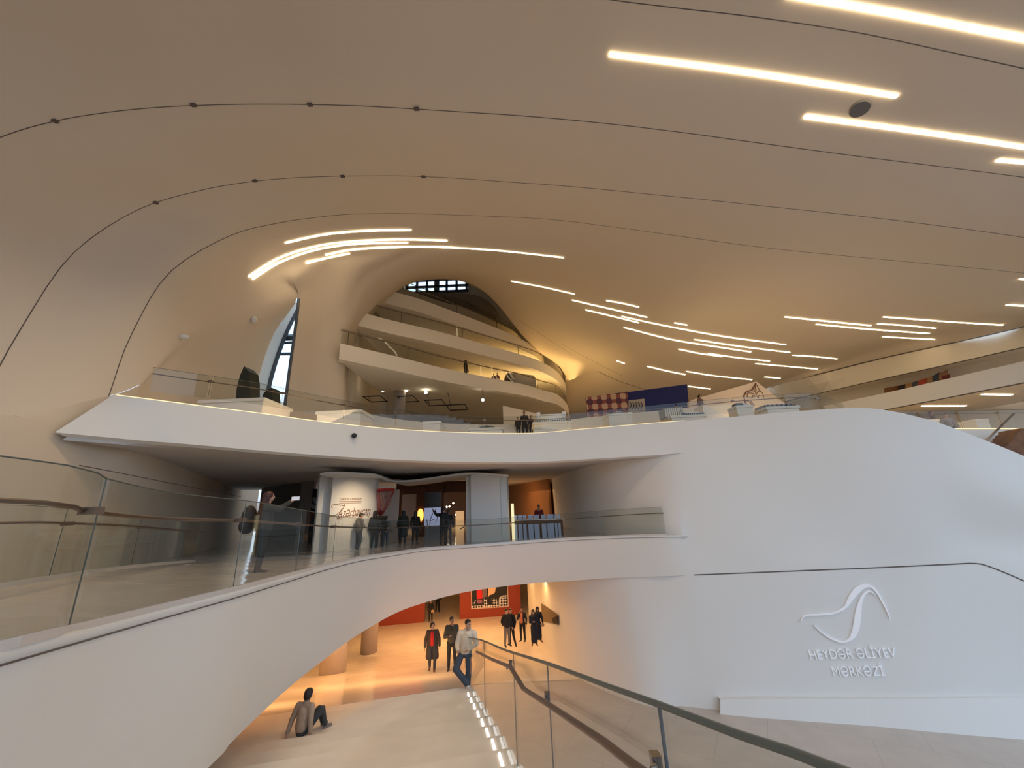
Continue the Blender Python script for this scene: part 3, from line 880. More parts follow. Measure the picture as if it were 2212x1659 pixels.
def blob(name, bm, m, parent, vox=.012, smooth=3):
    """fuse overlapping closed shapes into one continuous skin"""
    me = bpy.data.meshes.new(name); bm.to_mesh(me); bm.free()
    t = bpy.data.objects.new(name + '_t', me); COL.objects.link(t)
    md = t.modifiers.new('r', 'REMESH'); md.mode = 'VOXEL'; md.voxel_size = vox
    sm = t.modifiers.new('s', 'SMOOTH'); sm.iterations = smooth; sm.factor = .5
    dg = bpy.context.evaluated_depsgraph_get()
    ev = t.evaluated_get(dg)
    out = bpy.data.meshes.new_from_object(ev)
    bpy.data.objects.remove(t); bpy.data.meshes.remove(me)
    out.name = name
    return link(name, out, m, parent, True)


SKIN = mat('skin', (0.45, 0.26, 0.18), .5)
SKIN_D = mat('skin_dark', (0.30, 0.16, 0.11), .5)
HAIR = mat('hair_black', (0.015, 0.010, 0.008), .5)
HAIRR = mat('hair_auburn', (0.055, 0.012, 0.008), .5)
CL = {}
def cloth(col):
    if col not in CL: CL[col] = mat('cloth_%d' % len(CL), col, .85, noise=.06, nscale=18)
    return CL[col]


JOINTS = dict(pel=(0, 0, .95), ch=(0, 0, 1.30), nk=(0, -.01, 1.49), hd=(0, -.03, 1.645),
              shL=(-.175, 0, 1.42), shR=(.175, 0, 1.42), elL=(-.25, .02, 1.13), elR=(.25, .02, 1.13),
              wrL=(-.26, -.08, .89), wrR=(.26, -.08, .89),
              hipL=(-.09, 0, .92), hipR=(.09, 0, .92), knL=(-.11, -.02, .50), knR=(.11, -.02, .50),
              anL=(-.12, .02, .09), anR=(.12, .02, .09), toL=(-.15, -.15, .035), toR=(.15, -.15, .035))


def hand(bm, wr, el, side, curl=.5, s=1.0):
    d = (wr - el).normalized()
    up = Vector((0, 0, 1)) if abs(d.z) < .9 else Vector((0, 1, 0))
    a = d.cross(up).normalized()
    b = a.cross(d).normalized()
    if abs(d.z) >= .9: a, b = b, a          # hanging hand: knuckle row runs front to back
    palm = wr + d * .055 * s
    R = Matrix((a, b, d)).transposed()
    ellip(bm, palm, (.040 * s, .017 * s, .052 * s), R)
    capsule(bm, wr - d * .02, palm, .024 * s, .026 * s)
    for k, (off, ln) in enumerate(((-.030, .062), (-.010, .074), (.010, .070), (.029, .054))):
        k0 = palm + a * off * s + d * .040 * s
        k1 = k0 + (d + b * curl * .6).normalized() * ln * .5 * s
        k2 = k1 + (d + b * curl * 1.8).normalized() * ln * .5 * s
        capsule(bm, k0, k1, .0095 * s, .009 * s, 8); capsule(bm, k1, k2, .009 * s, .0075 * s, 8)
    t0 = wr + d * .025 * s - a * .030 * s * (1 if side > 0 else 1)
    t1 = t0 - a * .022 * s + d * .022 * s + b * .012 * s
    t2 = t1 + d * .030 * s + b * .012 * s
    capsule(bm, t0, t1, .012 * s, .011 * s, 8); capsule(bm, t1, t2, .011 * s, .008 * s, 8)


def person(loc, rz, H, label, group=None, pose=None, top=(.05, .05, .05), bottom=(.02, .02, .03), shoes=(.02, .02, .02),
           coat=None, inner=None, hair='short', haircol=None, skin=None, head=0.0, tilt=0.0, vox=.016, hood=None,
           wide=1.0, skirt=None, scarf=None, flare=0.0, name='person', curl=.5, loose=1.0):
    J = {k: Vector(v) for k, v in JOINTS.items()}
    for k, v in (pose or {}).items(): J[k] = Vector(v)
    root = empty(name, loc, label, 'person', group, rz)
    sc = H / 1.75
    for k in J: J[k] = J[k] * sc
    skin = skin or SKIN; haircol = haircol or HAIR
    g = sc
    par = root

    def fin(nm, bm, m, vx=None):
        # local coordinates -> child of root
        o = blob(nm, bm, m, None, vx or vox)
        o.parent = root
        return o
    # body
    bm = bmesh.new()
    capsule(bm, J['pel'], J['ch'], .115 * g, .125 * g); capsule(bm, J['ch'], J['nk'] - V(0, 0, .08 * g), .12 * g, .09 * g)
    capsule(bm, J['shL'], J['shR'], .06 * g, .06 * g)
    capsule(bm, J['nk'] - V(0, 0, .06 * g), J['hd'] - V(0, 0, .05 * g), .058 * g, .052 * g)
    for s_ in 'LR':
        capsule(bm, J['sh' + s_], J['el' + s_], .050 * g, .040 * g); capsule(bm, J['el' + s_], J['wr' + s_], .040 * g, .026 * g)
        hand(bm, J['wr' + s_], J['el' + s_], 1 if s_ == 'R' else -1, curl, g)
        capsule(bm, J['hip' + s_], J['kn' + s_], .082 * g, .055 * g); capsule(bm, J['kn' + s_], J['an' + s_], .054 * g, .036 * g)
        capsule(bm, J['an' + s_] - V(0, 0, .03 * g), J['to' + s_], .036 * g, .028 * g)
    Rh = Matrix.Rotation(head, 3, 'Z') @ Matrix.Rotation(tilt, 3, 'X')
    h = J['hd']
    def hp(x, y, z): return h + Rh @ (Vector((x, y, z)) * g)
    ellip(bm, hp(0, .01, .02), (.076 * g, .092 * g, .098 * g), Rh)      # skull
    ellip(bm, hp(0, -.022, -.045), (.058 * g, .066 * g, .070 * g), Rh)  # jaw
    ellip(bm, hp(0, -.055, -.085), (.026 * g, .024 * g, .020 * g), Rh)  # chin
    capsule(bm, hp(0, -.083, .010), hp(0, -.104, -.025), .010 * g, .014 * g, 8)  # nose
    ellip(bm, hp(0, -.083, -.058), (.024 * g, .012 * g, .009 * g), Rh)  # mouth
    ellip(bm, hp(0, -.078, .030), (.050 * g, .014 * g, .010 * g), Rh)   # brow
    for x in (-.077, .077): ellip(bm, hp(x, .012, -.012), (.010 * g, .020 * g, .032 * g), Rh)
    fin('body', bm, skin, min(vox, .012))
    # eyes are real small balls
    bm = bmesh.new()
    for x in (-.031, .031): ellip(bm, hp(x, -.080, .008), (.012 * g, .008 * g, .008 * g), Rh)
    me = bpy.data.meshes.new('eyes'); bm.to_mesh(me); bm.free()
    e = link('eyes', me, 'black', None, True); e.parent = root
    # hair
    bm = bmesh.new()
    if hair in ('short', 'fade'):
        ellip(bm, hp(0, .022, .045), (.082 * g, .094 * g, .084 * g), Rh)
        ellip(bm, hp(0, -.035, .088), (.060 * g, .050 * g, .034 * g), Rh)
        if hair == 'short':
            ellip(bm, hp(0, .055, -.01), (.072 * g, .060 * g, .070 * g), Rh)
    elif hair in ('long', 'bob'):
        ellip(bm, hp(0, .025, .030), (.100 * g, .105 * g, .092 * g), Rh)
        if hair == 'bob': ellip(bm, hp(0, .055, -.03), (.100 * g, .085 * g, .095 * g), Rh)
        ln = -.30 if hair == 'long' else -.05
        capsule(bm, hp(0, .060, .0), hp(0, .085, ln), .085 * g, .070 * g)
        for x in (-.070, .070): capsule(bm, hp(x, .01, .02), hp(x * 1.05, .03, ln * .8), .032 * g, .028 * g)
    elif hair == 'veil':
        ellip(bm, hp(0, .02, .025), (.098 * g, .108 * g, .112 * g), Rh)
        capsule(bm, hp(0, .05, -.02), hp(0, .05, -.22), .105 * g, .15 * g)
        capsule(bm, hp(0, .0, -.12), hp(0, -.01, -.20), .085 * g, .13 * g)
    if hair == 'hood':
        ellip(bm, hp(0, .03, .03), (.105 * g, .115 * g, .12 * g), Rh)
        capsule(bm, hp(0, .04, -.04), hp(0, .02, -.16), .105 * g, .11 * g)
    if len(bm.verts): fin('hair' if hair not in ('veil', 'hood') else 'head_covering', bm, haircol, .013)
    else: bm.free()
    # trousers
    if bottom:
        bm = bmesh.new()
        capsule(bm, J['pel'] - V(0, 0, .02 * g), J['pel'] + V(0, 0, .10 * g), .135 * g, .125 * g)
        lo_ = 1.0 * loose
        for s_ in 'LR':
            capsule(bm, J['hip' + s_], J['kn' + s_], .098 * g, .072 * g * lo_); capsule(bm, J['kn' + s_], J['an' + s_] + V(0, 0, .01 * g), .070 * g * lo_, (.052 + .012 * (lo_ > 1.1)) * g * lo_)
        fin('trousers', bm, cloth(bottom))
    for s_ in 'LR':
        bm = bmesh.new()
        an, to = J['an' + s_], J['to' + s_]
        capsule(bm, an - V(0, 0, .025 * g), to, .046 * g, .040 * g); capsule(bm, an + V(0, 0, .02 * g), an - V(0, 0, .04 * g), .046 * g, .046 * g)
        fin('shoe', bm, cloth(shoes))
    # upper garment
    def torso(bm, k, hem):
        capsule(bm, J['pel'] + V(0, 0, hem * g), J['ch'], (.150 + flare) * g * k, .150 * g * k)
        capsule(bm, J['ch'], J['nk'] - V(0, 0, .10 * g), .148 * g * k, .105 * g * k)
        capsule(bm, J['shL'] - V(0, 0, .01), J['shR'] - V(0, 0, .01), .078 * g * k, .078 * g * k)
        for s_ in 'LR':
            capsule(bm, J['sh' + s_], J['el' + s_], .074 * g * k, .062 * g * k)
            wr_ = J['el' + s_].lerp(J['wr' + s_], .93)
            capsule(bm, J['el' + s_], wr_, .060 * g * k, .048 * g * k)
    if top:
        bm = bmesh.new(); torso(bm, wide, .06)
        if hood:
            ellip(bm, J['nk'] + V(0, .07 * g, -.01 * g), (.12 * g, .09 * g, .07 * g))
        capsule(bm, J['nk'] - V(0, 0, .05 * g), J['nk'] - V(0, -.01, .015 * g), .088 * g, .072 * g)
        fin('jacket' if not hood else 'hooded_top', bm, cloth(top))
    if inner:
        bm = bmesh.new()
        capsule(bm, J['ch'] + V(0, -.095 * g, .08 * g), J['pel'] + V(0, -.11 * g, .06 * g), .080 * g, .085 * g)
        capsule(bm, J['ch'] + V(0, -.06 * g, .08 * g), J['nk'] + V(0, -.03 * g, -.06 * g), .070 * g, .06 * g)
        fin('shirt', bm, cloth(inner))
    if coat:
        bm = bmesh.new()
        for x in (-.12, .12):
            capsule(bm, J['ch'] + V(x * g * .8, .02 * g, 0), V(x * g * 1.35, .05 * g, coat[1] * g), .10 * g, .105 * g)
        capsule(bm, J['ch'] + V(0, .06 * g, 0), V(0, .10 * g, coat[1] * g), .11 * g, .12 * g)
        fin('coat_skirt', bm, cloth(coat[0]))
    if skirt:
        bm = bmesh.new()
        capsule(bm, J['pel'] + V(0, 0, .05 * g), V(0, 0, .28 * g), .15 * g, .19 * g)
        fin('long_skirt', bm, cloth(skirt))
    if scarf:
        bm = bmesh.new()
        ellip(bm, J['nk'] + V(0, -.03 * g, -.04 * g), (.10 * g, .10 * g, .05 * g))
        fin('scarf', bm, cloth(scarf))
    return root


def foot_on(x, y, z):
    return Pz(x, y, z)


def on_slope(x, y):
    u_ = ray(x, y); k_ = -2.1 / (u_.z + .227 * (u_.x * SU.x + u_.y * SU.y)); q = u_ * k_
    if q.z < FZ + .012: q = Pz(x, y, FZ + .012)
    return q
# ------------------------------------------------------------------ balustrades
def resample(pts, step):
    L = sum((b - a).length for a, b in zip(pts, pts[1:]))
    return cr(pts, max(4, int(L / step)))


def balustrade(name, label, base, h, cuts, hr=.9, off=None, group=None, top=0.012, rail_r=(.028, .018), channel=True, glassm='glass', th=.024, side=1, bracket=True):
    """base: dense list of base points; h: height or list; cuts: indices of joints"""
    g = empty(name, base[0], label, 'balustrade', group)
    H = h if isinstance(h, list) else [h] * len(base)
    c = sorted(set([0] + cuts + [len(base) - 1]))
    for a, b in zip(c, c[1:]):
        seg_ = base[a:b + 1]
        if len(seg_) < 2: continue
        # leave a slim joint between panes
        seg_ = [seg_[0].lerp(seg_[1], .12 if (seg_[1] - seg_[0]).length > .1 else .02)] + seg_[1:-1] + [seg_[-1].lerp(seg_[-2], .12 if (seg_[-1] - seg_[-2]).length > .1 else .02)]
        hs = H[a:b + 1]
        ribbonwall('glass_panel', seg_, lambda i: seg_[i].z, lambda i: seg_[i].z + hs[i], th, glassm, g)
        if a != 0:
            p = base[a]; tube('joint_edge', [p + V(0, 0, .0), p + V(0, 0, H[a])], .006, 'edge', g, n=5)
    if top: tube('top_edge', [p + V(0, 0, q) for p, q in zip(base, H)], top, 'edge', g, n=6)
    offp = []
    for i, p in enumerate(base):
        d = base[min(i + 1, len(base) - 1)] - base[max(i - 1, 0)]; d.z = 0; d.normalize()
        offp.append(V(-d.y, d.x, 0) * .09 * side)
    if hr:
        hrl = hr if isinstance(hr, list) else [hr] * len(base)
        tube('handrail', [p + o + V(0, 0, q) for p, o, q in zip(base, offp, hrl)], rail_r[0], 'bronze', g, n=10, ry=rail_r[1])
        if bracket:
            for a in cuts:
                box('bracket', base[a] + offp[a] * .5 + V(0, 0, hrl[a]), (.11, .11, .06), 'bronze', g)
    if channel:
        ribbonwall('base_channel', [p for p in base], lambda i: base[i].z - .005, lambda i: base[i].z + .06, .05, 'metalwhite', g)
    return g


M['metalwhite'] = mat('pale_metal', (.62, .60, .58), .4, .3)
bb = cr(bt, 150)
gb = []
for i, p in enumerate(bb):
    d = bb[min(i + 1, len(bb) - 1)] - bb[max(i - 1, 0)]; d.z = 0; d.normalize()
    gb.append(p + V(-d.y, d.x, 0) * .03 + V(0, 0, .03))
gb = [p for p in gb if p.y > -3]
def near_idx(base, px):
    best = []
    for x, y in px:
        k = min(range(len(base)), key=lambda i: (lambda q: (q[0] - x) ** 2 + (q[1] - y) ** 2)(proj(base[i])) if base[i].y > .5 else 1e9)
        best.append(k)
    return best
def proj(p):
    d = p.dot(CF); return (1106 + FPX * p.dot(CR) / d, 829.5 - FPX * p.dot(CU) / d)
cuts = near_idx(gb, [(172, 1372), (510, 1282), (643, 1244), (716, 1223), (775, 1209), (840, 1199), (923, 1187), (1013, 1181), (1106, 1174), (1221, 1166), (1306, 1162), (1440, 1158)])
gb = gb[:cuts[-1] + 1]
balustrade('glass_balustrade', 'long curved glass balustrade with bronze handrail along the white bridge edge', gb, 1.16, cuts[:-1], .90, top=.006)

# second balustrade at the far side of the ramp, in front of the left wall
ob = cr([P(-160, 1292, 5.0), P(0, 1270, 5.6), P(115, 1251, 6.6), P(240, 1232, 8.2), P(330, 1222, 9.9), P(420, 1214, 12.2)], 30)
balustrade('glass_balustrade', 'shorter glass balustrade along the inner side of the ramp before the dark left wall', ob, 1.05, near_idx(ob, [(115, 1251), (280, 1227), (380, 1218)]), .82, side=-1, top=.005)

# stair balustrade at lower right
nrm = V(SV.x, SV.y, 0)
def onrail(x, y, dx=0):
    a = ray(x, y); return a * ((V(RAILP.x + dx, 7.7, 0).dot(nrm)) / a.dot(nrm))
tp = [onrail(*q) for q in ((991, 1372), (1012, 1377), (1040, 1383), (1085, 1402), (1130, 1417), (1180, 1433), (1240, 1455), (1300, 1478), (1405, 1516), (1500, 1552), (1600, 1590), (1700, 1625), (1800, 1659))]
_d = SU * -1; tp += [tp[-1] + _d * 1.2 + V(0, 0, .25), tp[-1] + _d * 3.0 + V(0, 0, .65)]
tpd = cr(tp, 60)
sb, sh = [], []
for p in tpd:
    z = stz(p) - .10; sb.append(V(p.x, p.y, z)); sh.append(p.z - z)
hr_px = [(1030, 1408), (1062, 1424), (1103, 1441), (1131, 1488), (1180, 1519), (1300, 1599), (1375, 1657)]
hrp = [onrail(x, y, -.1) for x, y in hr_px]
e_ = (hrp[-1] - hrp[-3]).normalized(); hrp += [hrp[-1] + e_ * 1.2, hrp[-1] + e_ * 3.5]
g = balustrade('glass_balustrade', 'tall glass balustrade descending beside the steps in the lower right', sb, sh, [], None, top=.014, th=.026, channel=False)
bpy.data.objects.remove([c for c in g.children if c.name.startswith('glass_panel')][0])
cj = [min(range(len(tpd)), key=lambda i: (abs(proj(tpd[i])[0] - x) if tpd[i].y > .5 else 1e9)) for x in (1046, 1105, 1176, 1405)]
cc = [0] + cj + [len(tpd) - 1]
for a, b in zip(cc, cc[1:]):
    s_ = [sb[a].lerp(sb[a + 1], .03)] + sb[a + 1:b] + [sb[b].lerp(sb[b - 1], .03)]; hh = sh[a:b + 1]
    ribbonwall('glass_panel', s_, lambda i: s_[i].z, lambda i: s_[i].z + hh[i], .026, 'glass', g)
    if a: tube('joint_edge', [sb[a], tpd[a]], .006 if a < cj[-1] - 1 else .010, 'frame', g, n=5)
tube('top_edge', [p + V(0, 0, .005) for p in tpd], .014, 'edge', g, n=6)
tube('handrail', [q for k in range(len(hrp) - 1) for q in (hrp[k].lerp(hrp[k + 1], t / 4) for t in range(4))] + [hrp[-1]], .03, 'bronze', g, n=10, ry=.022)
for x, y in ((1103, 1436), (1182, 1508), (1418, 1652)):
    p = onrail(x, y); q = onrail(x - 8, y + 8, -.08)
    tube('bracket', [p, q], .016, 'metal', g, n=6); box('bracket', p, (.05, .06, .10), 'metal', g)

# mezzanine balustrade
mp = [P(x, y + 26, Y + .45) for x, y, Y in ((318, 818, 9.5), (400, 829, 9.9), (480, 838, 10.5), (560, 848, 11.2), (700, 872, 12.7), (850, 893, 14.6), (1000, 905, 16.4), (1150, 904, 17.5), (1250, 897, 17.6), (1400, 882, 17.3), (1480, 875, 17.0), (1600, 864, 16.4), (1700, 858, 15.9), (1755, 857, 15.7), (1800, 865, 16.6), (1830, 877, 18))]
mpd = cr(mp, 90)
mcut = near_idx(mpd, [(445, 860), (600, 880), (735, 903), (850, 918), (1050, 932), (1225, 925), (1352, 912), (1468, 900), (1583, 891), (1703, 884), (1772, 886)])
balustrade('glass_balustrade', 'long curved glass balustrade with thin rail on top of the white mezzanine parapet', mpd, .68, mcut, .52, rail_r=(.022, .016), side=1, top=.006, channel=False, bracket=True)
# gallery balustrade far right
gp = [P(x, y, Y) for x, y, Y in ((1945, 925, 20.9), (2020, 925, 20.6), (2100, 925, 20.1), (2180, 925, 19.7), (2260, 925, 19.3))]
gpd = cr(gp, 12)
balustrade('glass_balustrade', 'glass balustrade with slim dark posts on the gallery floor at far right', gpd, .95, [2, 5, 8], .80, rail_r=(.02, .02), channel=False)

# ------------------------------------------------------------------ text helper
def text3d(name, body, p0, p1, m, parent=None, ext=.012, shear=0, font_h=None, updir=None, bevel=0):
    cu = bpy.data.curves.new(name, 'FONT'); cu.body = body; cu.size = 1; cu.extrude = ext; cu.shear = shear
    t = bpy.data.objects.new(name + '_t', cu); COL.objects.link(t)
    bpy.context.view_layer.update()
    me = bpy.data.meshes.new_from_object(t.evaluated_get(bpy.context.evaluated_depsgraph_get()))
    bpy.data.objects.remove(t)
    xs = [v.co.x for v in me.vertices]; ys = [v.co.y for v in me.vertices]
    w_ = max(xs) - min(xs); x0 = min(xs)
    L = (p1 - p0).length; sx = L / w_
    ex = (p1 - p0).normalized(); up = (updir or V(0, 0, 1)); up = (up - ex * up.dot(ex)).normalized(); ez = ex.cross(up)
    sy = (font_h / .70) if font_h else sx
    for v in me.vertices:
        c = v.co.copy(); v.co = p0 + ex * ((c.x - x0) * sx) + up * (c.y * sy) + ez * c.z
    me.name = name
    return link(name, me, m, parent)


def ribbon_on(pts, nrm_, widths, name, m, parent, th=.02):
    bm = bmesh.new(); rings = []
    for i, p in enumerate(pts):
        d = (pts[min(i + 1, len(pts) - 1)] - pts[max(i - 1, 0)]).normalized()
        sd = d.cross(nrm_[i]).normalized() * widths[i] / 2; up = nrm_[i] * th
        rings.append([bm.verts.new(p - sd), bm.verts.new(p + sd), bm.verts.new(p + sd + up), bm.verts.new(p - sd + up)])
    for A, B_ in zip(rings, rings[1:]):
        for k in range(4): bm.faces.new((A[k], A[(k + 1) % 4], B_[(k + 1) % 4], B_[k]))
    bm.faces.new(rings[0][::-1]); bm.faces.new(rings[-1])
    bmesh.ops.recalc_face_normals(bm, faces=bm.faces)
    return bmobj(name, bm, m, parent)


SIGN = mat('sign_white', (.97, .98, 1.0), .3, spec=.6)
sg = empty('wall_sign', onwall(1845, 1380)[0], 'large white relief sign with a wave emblem and lettering on the right wall', 'sign')
def crop2(pts): return [Vector((1680 + .2647 * x, 1220 + .2647 * y, 0)) for x, y in pts]
for pts, wd in (([(185, 465), (195, 430), (230, 410), (330, 403), (430, 395), (500, 370), (550, 335), (590, 270), (640, 205), (700, 170), (750, 172), (800, 215), (850, 300), (885, 370), (910, 440)], [.02, .03, .04, .05, .05, .06, .09, .16, .20, .13, .08, .07, .06, .04, .02]),
                ([(290, 490), (350, 545), (430, 595), (510, 625), (570, 612), (610, 570), (635, 500), (650, 400), (665, 310), (700, 235), (745, 212), (795, 245)], [.02, .04, .06, .05, .06, .16, .20, .20, .12, .07, .06, .02])):
    v = crper(crop2(pts), 4); hits = [onwall(q.x, q.y, .01) for q in v]
    ww = []
    for k in range(len(wd) - 1):
        for j in range(4): ww.append(wd[k] + (wd[k + 1] - wd[k]) * j / 4)
    ww.append(wd[-1])
    ribbon_on([h[0] for h in hits], [h[1] for h in hits], ww, 'emblem_ribbon', SIGN, sg, .05)
def walltext(body, xa, ya, xb, yb, hpx):
    p0, p1 = onwall(xa, ya, .02)[0], onwall(xb, yb, .02)[0]
    hgt = (onwall(xa, ya - hpx, .02)[0] - p0).length
    return text3d('lettering', body, p0, p1, SIGN, sg, ext=.02, font_h=hgt, updir=onwall(xa, ya - hpx, .02)[0] - p0)
walltext('HEYDƏR ƏLİYEV', 1750, 1424, 1937, 1419, 20)
walltext('MƏRKƏZİ', 1800, 1460, 1911, 1459, 20)

# ------------------------------------------------------------------ entrance gallery on the bridge level
DZ = -2.02
def zd(Y):
    t = [(2.75, -.80), (5.7, -1.0), (8, -1.2), (10.4, -1.37), (13, -1.58), (15.2, -1.75), (17.7, -1.9), (19.4, -2.0), (60, -2.02)]
    if Y < t[0][0]: return t[0][1]
    for (a, b), (c, d) in zip(t, t[1:]):
        if Y <= c: return b + (d - b) * (Y - a) / (c - a)
    return DZ


def slab(name, a, b, z0, z1, th, m, parent=None, round_=0):
    """upright panel between two plan points"""
    d = (b - a); d.z = 0; L = d.length; ang = math.atan2(d.y, d.x)
    c = (a + b) / 2; n_ = V(-math.sin(ang), math.cos(ang), 0)
    bm = bmesh.new(); boxmesh(bm, V(c.x, c.y, (z0 + z1) / 2) + n_ * th / 2, (L, th, z1 - z0), ang)
    if round_:
        bmesh.ops.bevel(bm, geom=[e for e in bm.edges if abs((e.verts[0].co - e.verts[1].co).normalized().z) > .9], offset=round_, segments=6, affect='EDGES')
    return bmobj(name, bm, m, parent)


pa = Pz(684, 1204, -1.93); pb = Pz(800, 1190.5, -1.98)
pr = slab('pier', pa, P(822, 1150, pb.y + .35), -2.0, 1.46, .95, 'white', round_=.4)
tag(pr, 'broad white pier with script lettering lit by a warm spot', 'pier', 'white piers on the bridge level')
PE = (P(822, 1150, pb.y + .35) - pa); PE.z = 0; PE.normalize(); PN = V(PE.y, -PE.x, 0)
def onpier(x, y, off=.01):
    a = ray(x, y); o = pa + PN * off; return a * (o.dot(PN) / a.dot(PN))
INK = mat('ink_brown', (.20, .10, .05), .7)
text3d('lettering', 'TARİXİN AXARINDA', onpier(733, 1081), onpier(781, 1079), INK, pr, ext=.004, font_h=.09)
text3d('lettering', 'Azərbaycan', onpier(728, 1119), onpier(800, 1112), INK, pr, ext=.004, shear=.45, font_h=.42)
for pts, wd in (([(718, 1098), (717, 1092), (726, 1090), (745, 1093)], .03), ([(712, 1114), (722, 1115), (740, 1100), (744, 1089)], .03), ([(728, 1119), (745, 1116), (765, 1112), (790, 1112), (797, 1117)], .03), ([(728, 1121), (737, 1118), (735, 1123), (728, 1123)], .02)):
    v = [onpier(q.x, q.y) for q in crper([Vector((x, y, 0)) for x, y in pts], 4)]
    ribbon_on(v, [PN] * len(v), [wd] * len(v), 'flourish', INK, pr, .004)
for y_, a_, b_ in ((1083.2, 733, 781), (1087, 733, 780)):
    ribbon_on([onpier(a_, y_), onpier(b_, y_ - 1)], [PN, PN], [.02, .02], 'text_rule', INK, pr, .004)
pc = P(1003, 1150, 21.6); pd_ = P(1097, 1148, 21.6)
p2 = slab('pier', V(pc.x, pc.y + .2, 0), V(pd_.x, pd_.y, 0), -2.0, 1.46, 1.5, 'white', round_=.35)
tag(p2, 'plain white pier with rounded edges right of the gallery entrance', 'pier', 'white piers on the bridge level')
area(pa + PN * 2.2 + PE * 1.3 + V(0, 0, 3.1), pa + PE * 1.35 + V(0, 0, 1.6), .2, .2, 16, WARM2, spread=75)
# wavy canopy over the piers
cp = crper([P(x, y, Y) for x, y, Y in ((691, 1025, 15.9), (712, 1022, 16.0), (760, 1023, 16.6), (806, 1026, 17.3), (822, 1031, 18.5), (838, 1038, 20), (872, 1040, 21), (920, 1035, 21.2), (960, 1029, 21.1), (1003, 1023.5, 21), (1050, 1024, 21), (1098, 1028, 21))], 3)
cb_ = [V(p.x - 1.5, p.y + 9, p.z + .1) for p in cp]
struct(gridmesh('trim_34', [[p + V(0, .1, .10) for p in cb_], [p + V(0, .12, .07) for p in cp], [p + V(0, 0, .05) for p in cp], [p - V(0, 0, .03) for p in cp], [p - V(0, -.1, .04) for p in cp], cb_], 'white', smooth=False))
# partitions
DARK = mat('dark_partition', (.16, .15, .15), .8)
def part(name, x0, x1, Y0_, Y1_, top_z, m, label=None, cat='partition wall', th=.25, z0=DZ, zoff=0):
    a = P(x0, 1150, Y0_); b = P(x1, 1150, Y1_)
    o = slab(name, V(a.x, a.y, 0), V(b.x, b.y, 0), z0, top_z, th, m)
    if label: tag(o, label, cat)
    else: struct(o)
    return o
part('partition_wall', 552, 640, 29, 25, 1.75, mat('grey_partition', (.22, .21, .20), .8), 'dim grey partition behind the person taking a photo')
part('partition_wall', 641, 668, 24, 24, 1.72, mat('grey_partition2', (.30, .28, .27), .8), 'lighter narrow partition panel left of the script pier')
o = part('picture_panel', 666, 694, 23.6, 23.6, 1.2, 'black', 'black picture panel with a pale smudge, left of the script pier', 'picture')
bm = bmesh.new(); c = P(682, 1082, 23.5); ellip(bm, c, (.28, .03, .14), Matrix.Rotation(.8, 3, 'Y')); ellip(bm, P(676, 1094, 23.5), (.35, .03, .10), Matrix.Rotation(.5, 3, 'Y')); bmobj('pale_figure', bm, mat('pale_smudge', (.25, .25, .26), .8), o, True)
part('partition_wall', 828, 857, 23.4, 23.4, .95, mat('peach_partition', (.72, .60, .50), .8), 'pale peach partition right of the script pier')
WD = mat('brown_panel', (.13, .05, .02), .7)
part('wall_wood_1', 857, 864, 25, 25, 1.0, WD); part('wall_wood_2', 897, 917, 27, 27, 1.2, WD)
part('wall_wood_3', 950, 957, 27, 27, 1.2, WD); part('wall_wood_4', 852, 1010, 27.3, 27.3, 1.5, WD, z0=.75)
o = part('display_screen', 916, 951, 24.5, 24.5, -.5 + .33, mat('screen_picture', (.20, .22, .30), .4, emit=(.45, .5, .75), es=.45), 'pale blue lit screen with thin dark line drawing in the gallery entrance', 'screen', th=.1, z0=-1.2)
for pts in (((935, 1108), (929, 1124), (928, 1145)), ((928, 1125), (938, 1122)), ((922, 1122), (924, 1138)), ((940, 1100), (945, 1118), (941, 1130))):
    tube('drawn_line', [P(x, y, 24.45) for x, y in pts], .02, 'black', o, n=4)
o = part('display_screen', 916, 953, 24.6, 24.6, .75, 'blackg', 'tall black screen above the lit drawing in the gallery entrance', 'screen', th=.1, z0=-.2)
o = part('display_plinth', 918, 950, 23.7, 23.7, -1.25, mat('grey_plinth', (.2, .2, .2), .7), 'dark grey plinth block under the lit drawing', 'plinth', th=.6)
bm = bmesh.new(); ellip(bm, P(908, 1113, 26.9), (.22, .06, .42)); o = bmobj('glowing_portrait', bm, mat('amber_glow', (.9, .5, .1), .5, emit=(1, .42, .08), es=2.2), None, True); tag(o, 'glowing amber oval portrait on the brown gallery wall', 'portrait')
o = part('display_case', 984, 1000, 33, 33, -.6, mat('case_cream', (.85, .62, .4), .6, emit=(1, .7, .4), es=.3), 'small lit cream display case deep in the gallery', 'display case', th=.6)
for k, (x, y) in enumerate(((979, 1087), (965, 1095), (971, 1094), (985, 1112), (992, 1112))):
    bm = bmesh.new(); ellip(bm, P(x, y, 34), (.07, .07, .07)); o = bmobj('spotlight', bm, 'lamp', None, True); tag(o, 'tiny ceiling spotlight deep in the gallery, %s' % ['highest of the five', 'left of the middle pair', 'right of the middle pair', 'left of the low pair', 'right of the low pair'][k], 'spotlight', 'gallery spotlights')
struct(slab('wall_wood_5', P(1192, 1100, 34), P(1096, 1100, 48), DZ, 1.75, .2, mat('amber_wood', (.30, .14, .05), .6)) )
o = part('picture_frame', 1152, 1162, 40, 38.6, .3, 'wood', None)
area(P(930, 1060, 33), P(930, 1150, 33), 6, 4, 130, WARM); area(P(1080, 1060, 36), P(1110, 1150, 38), 3, 3, 90, ORANGE)
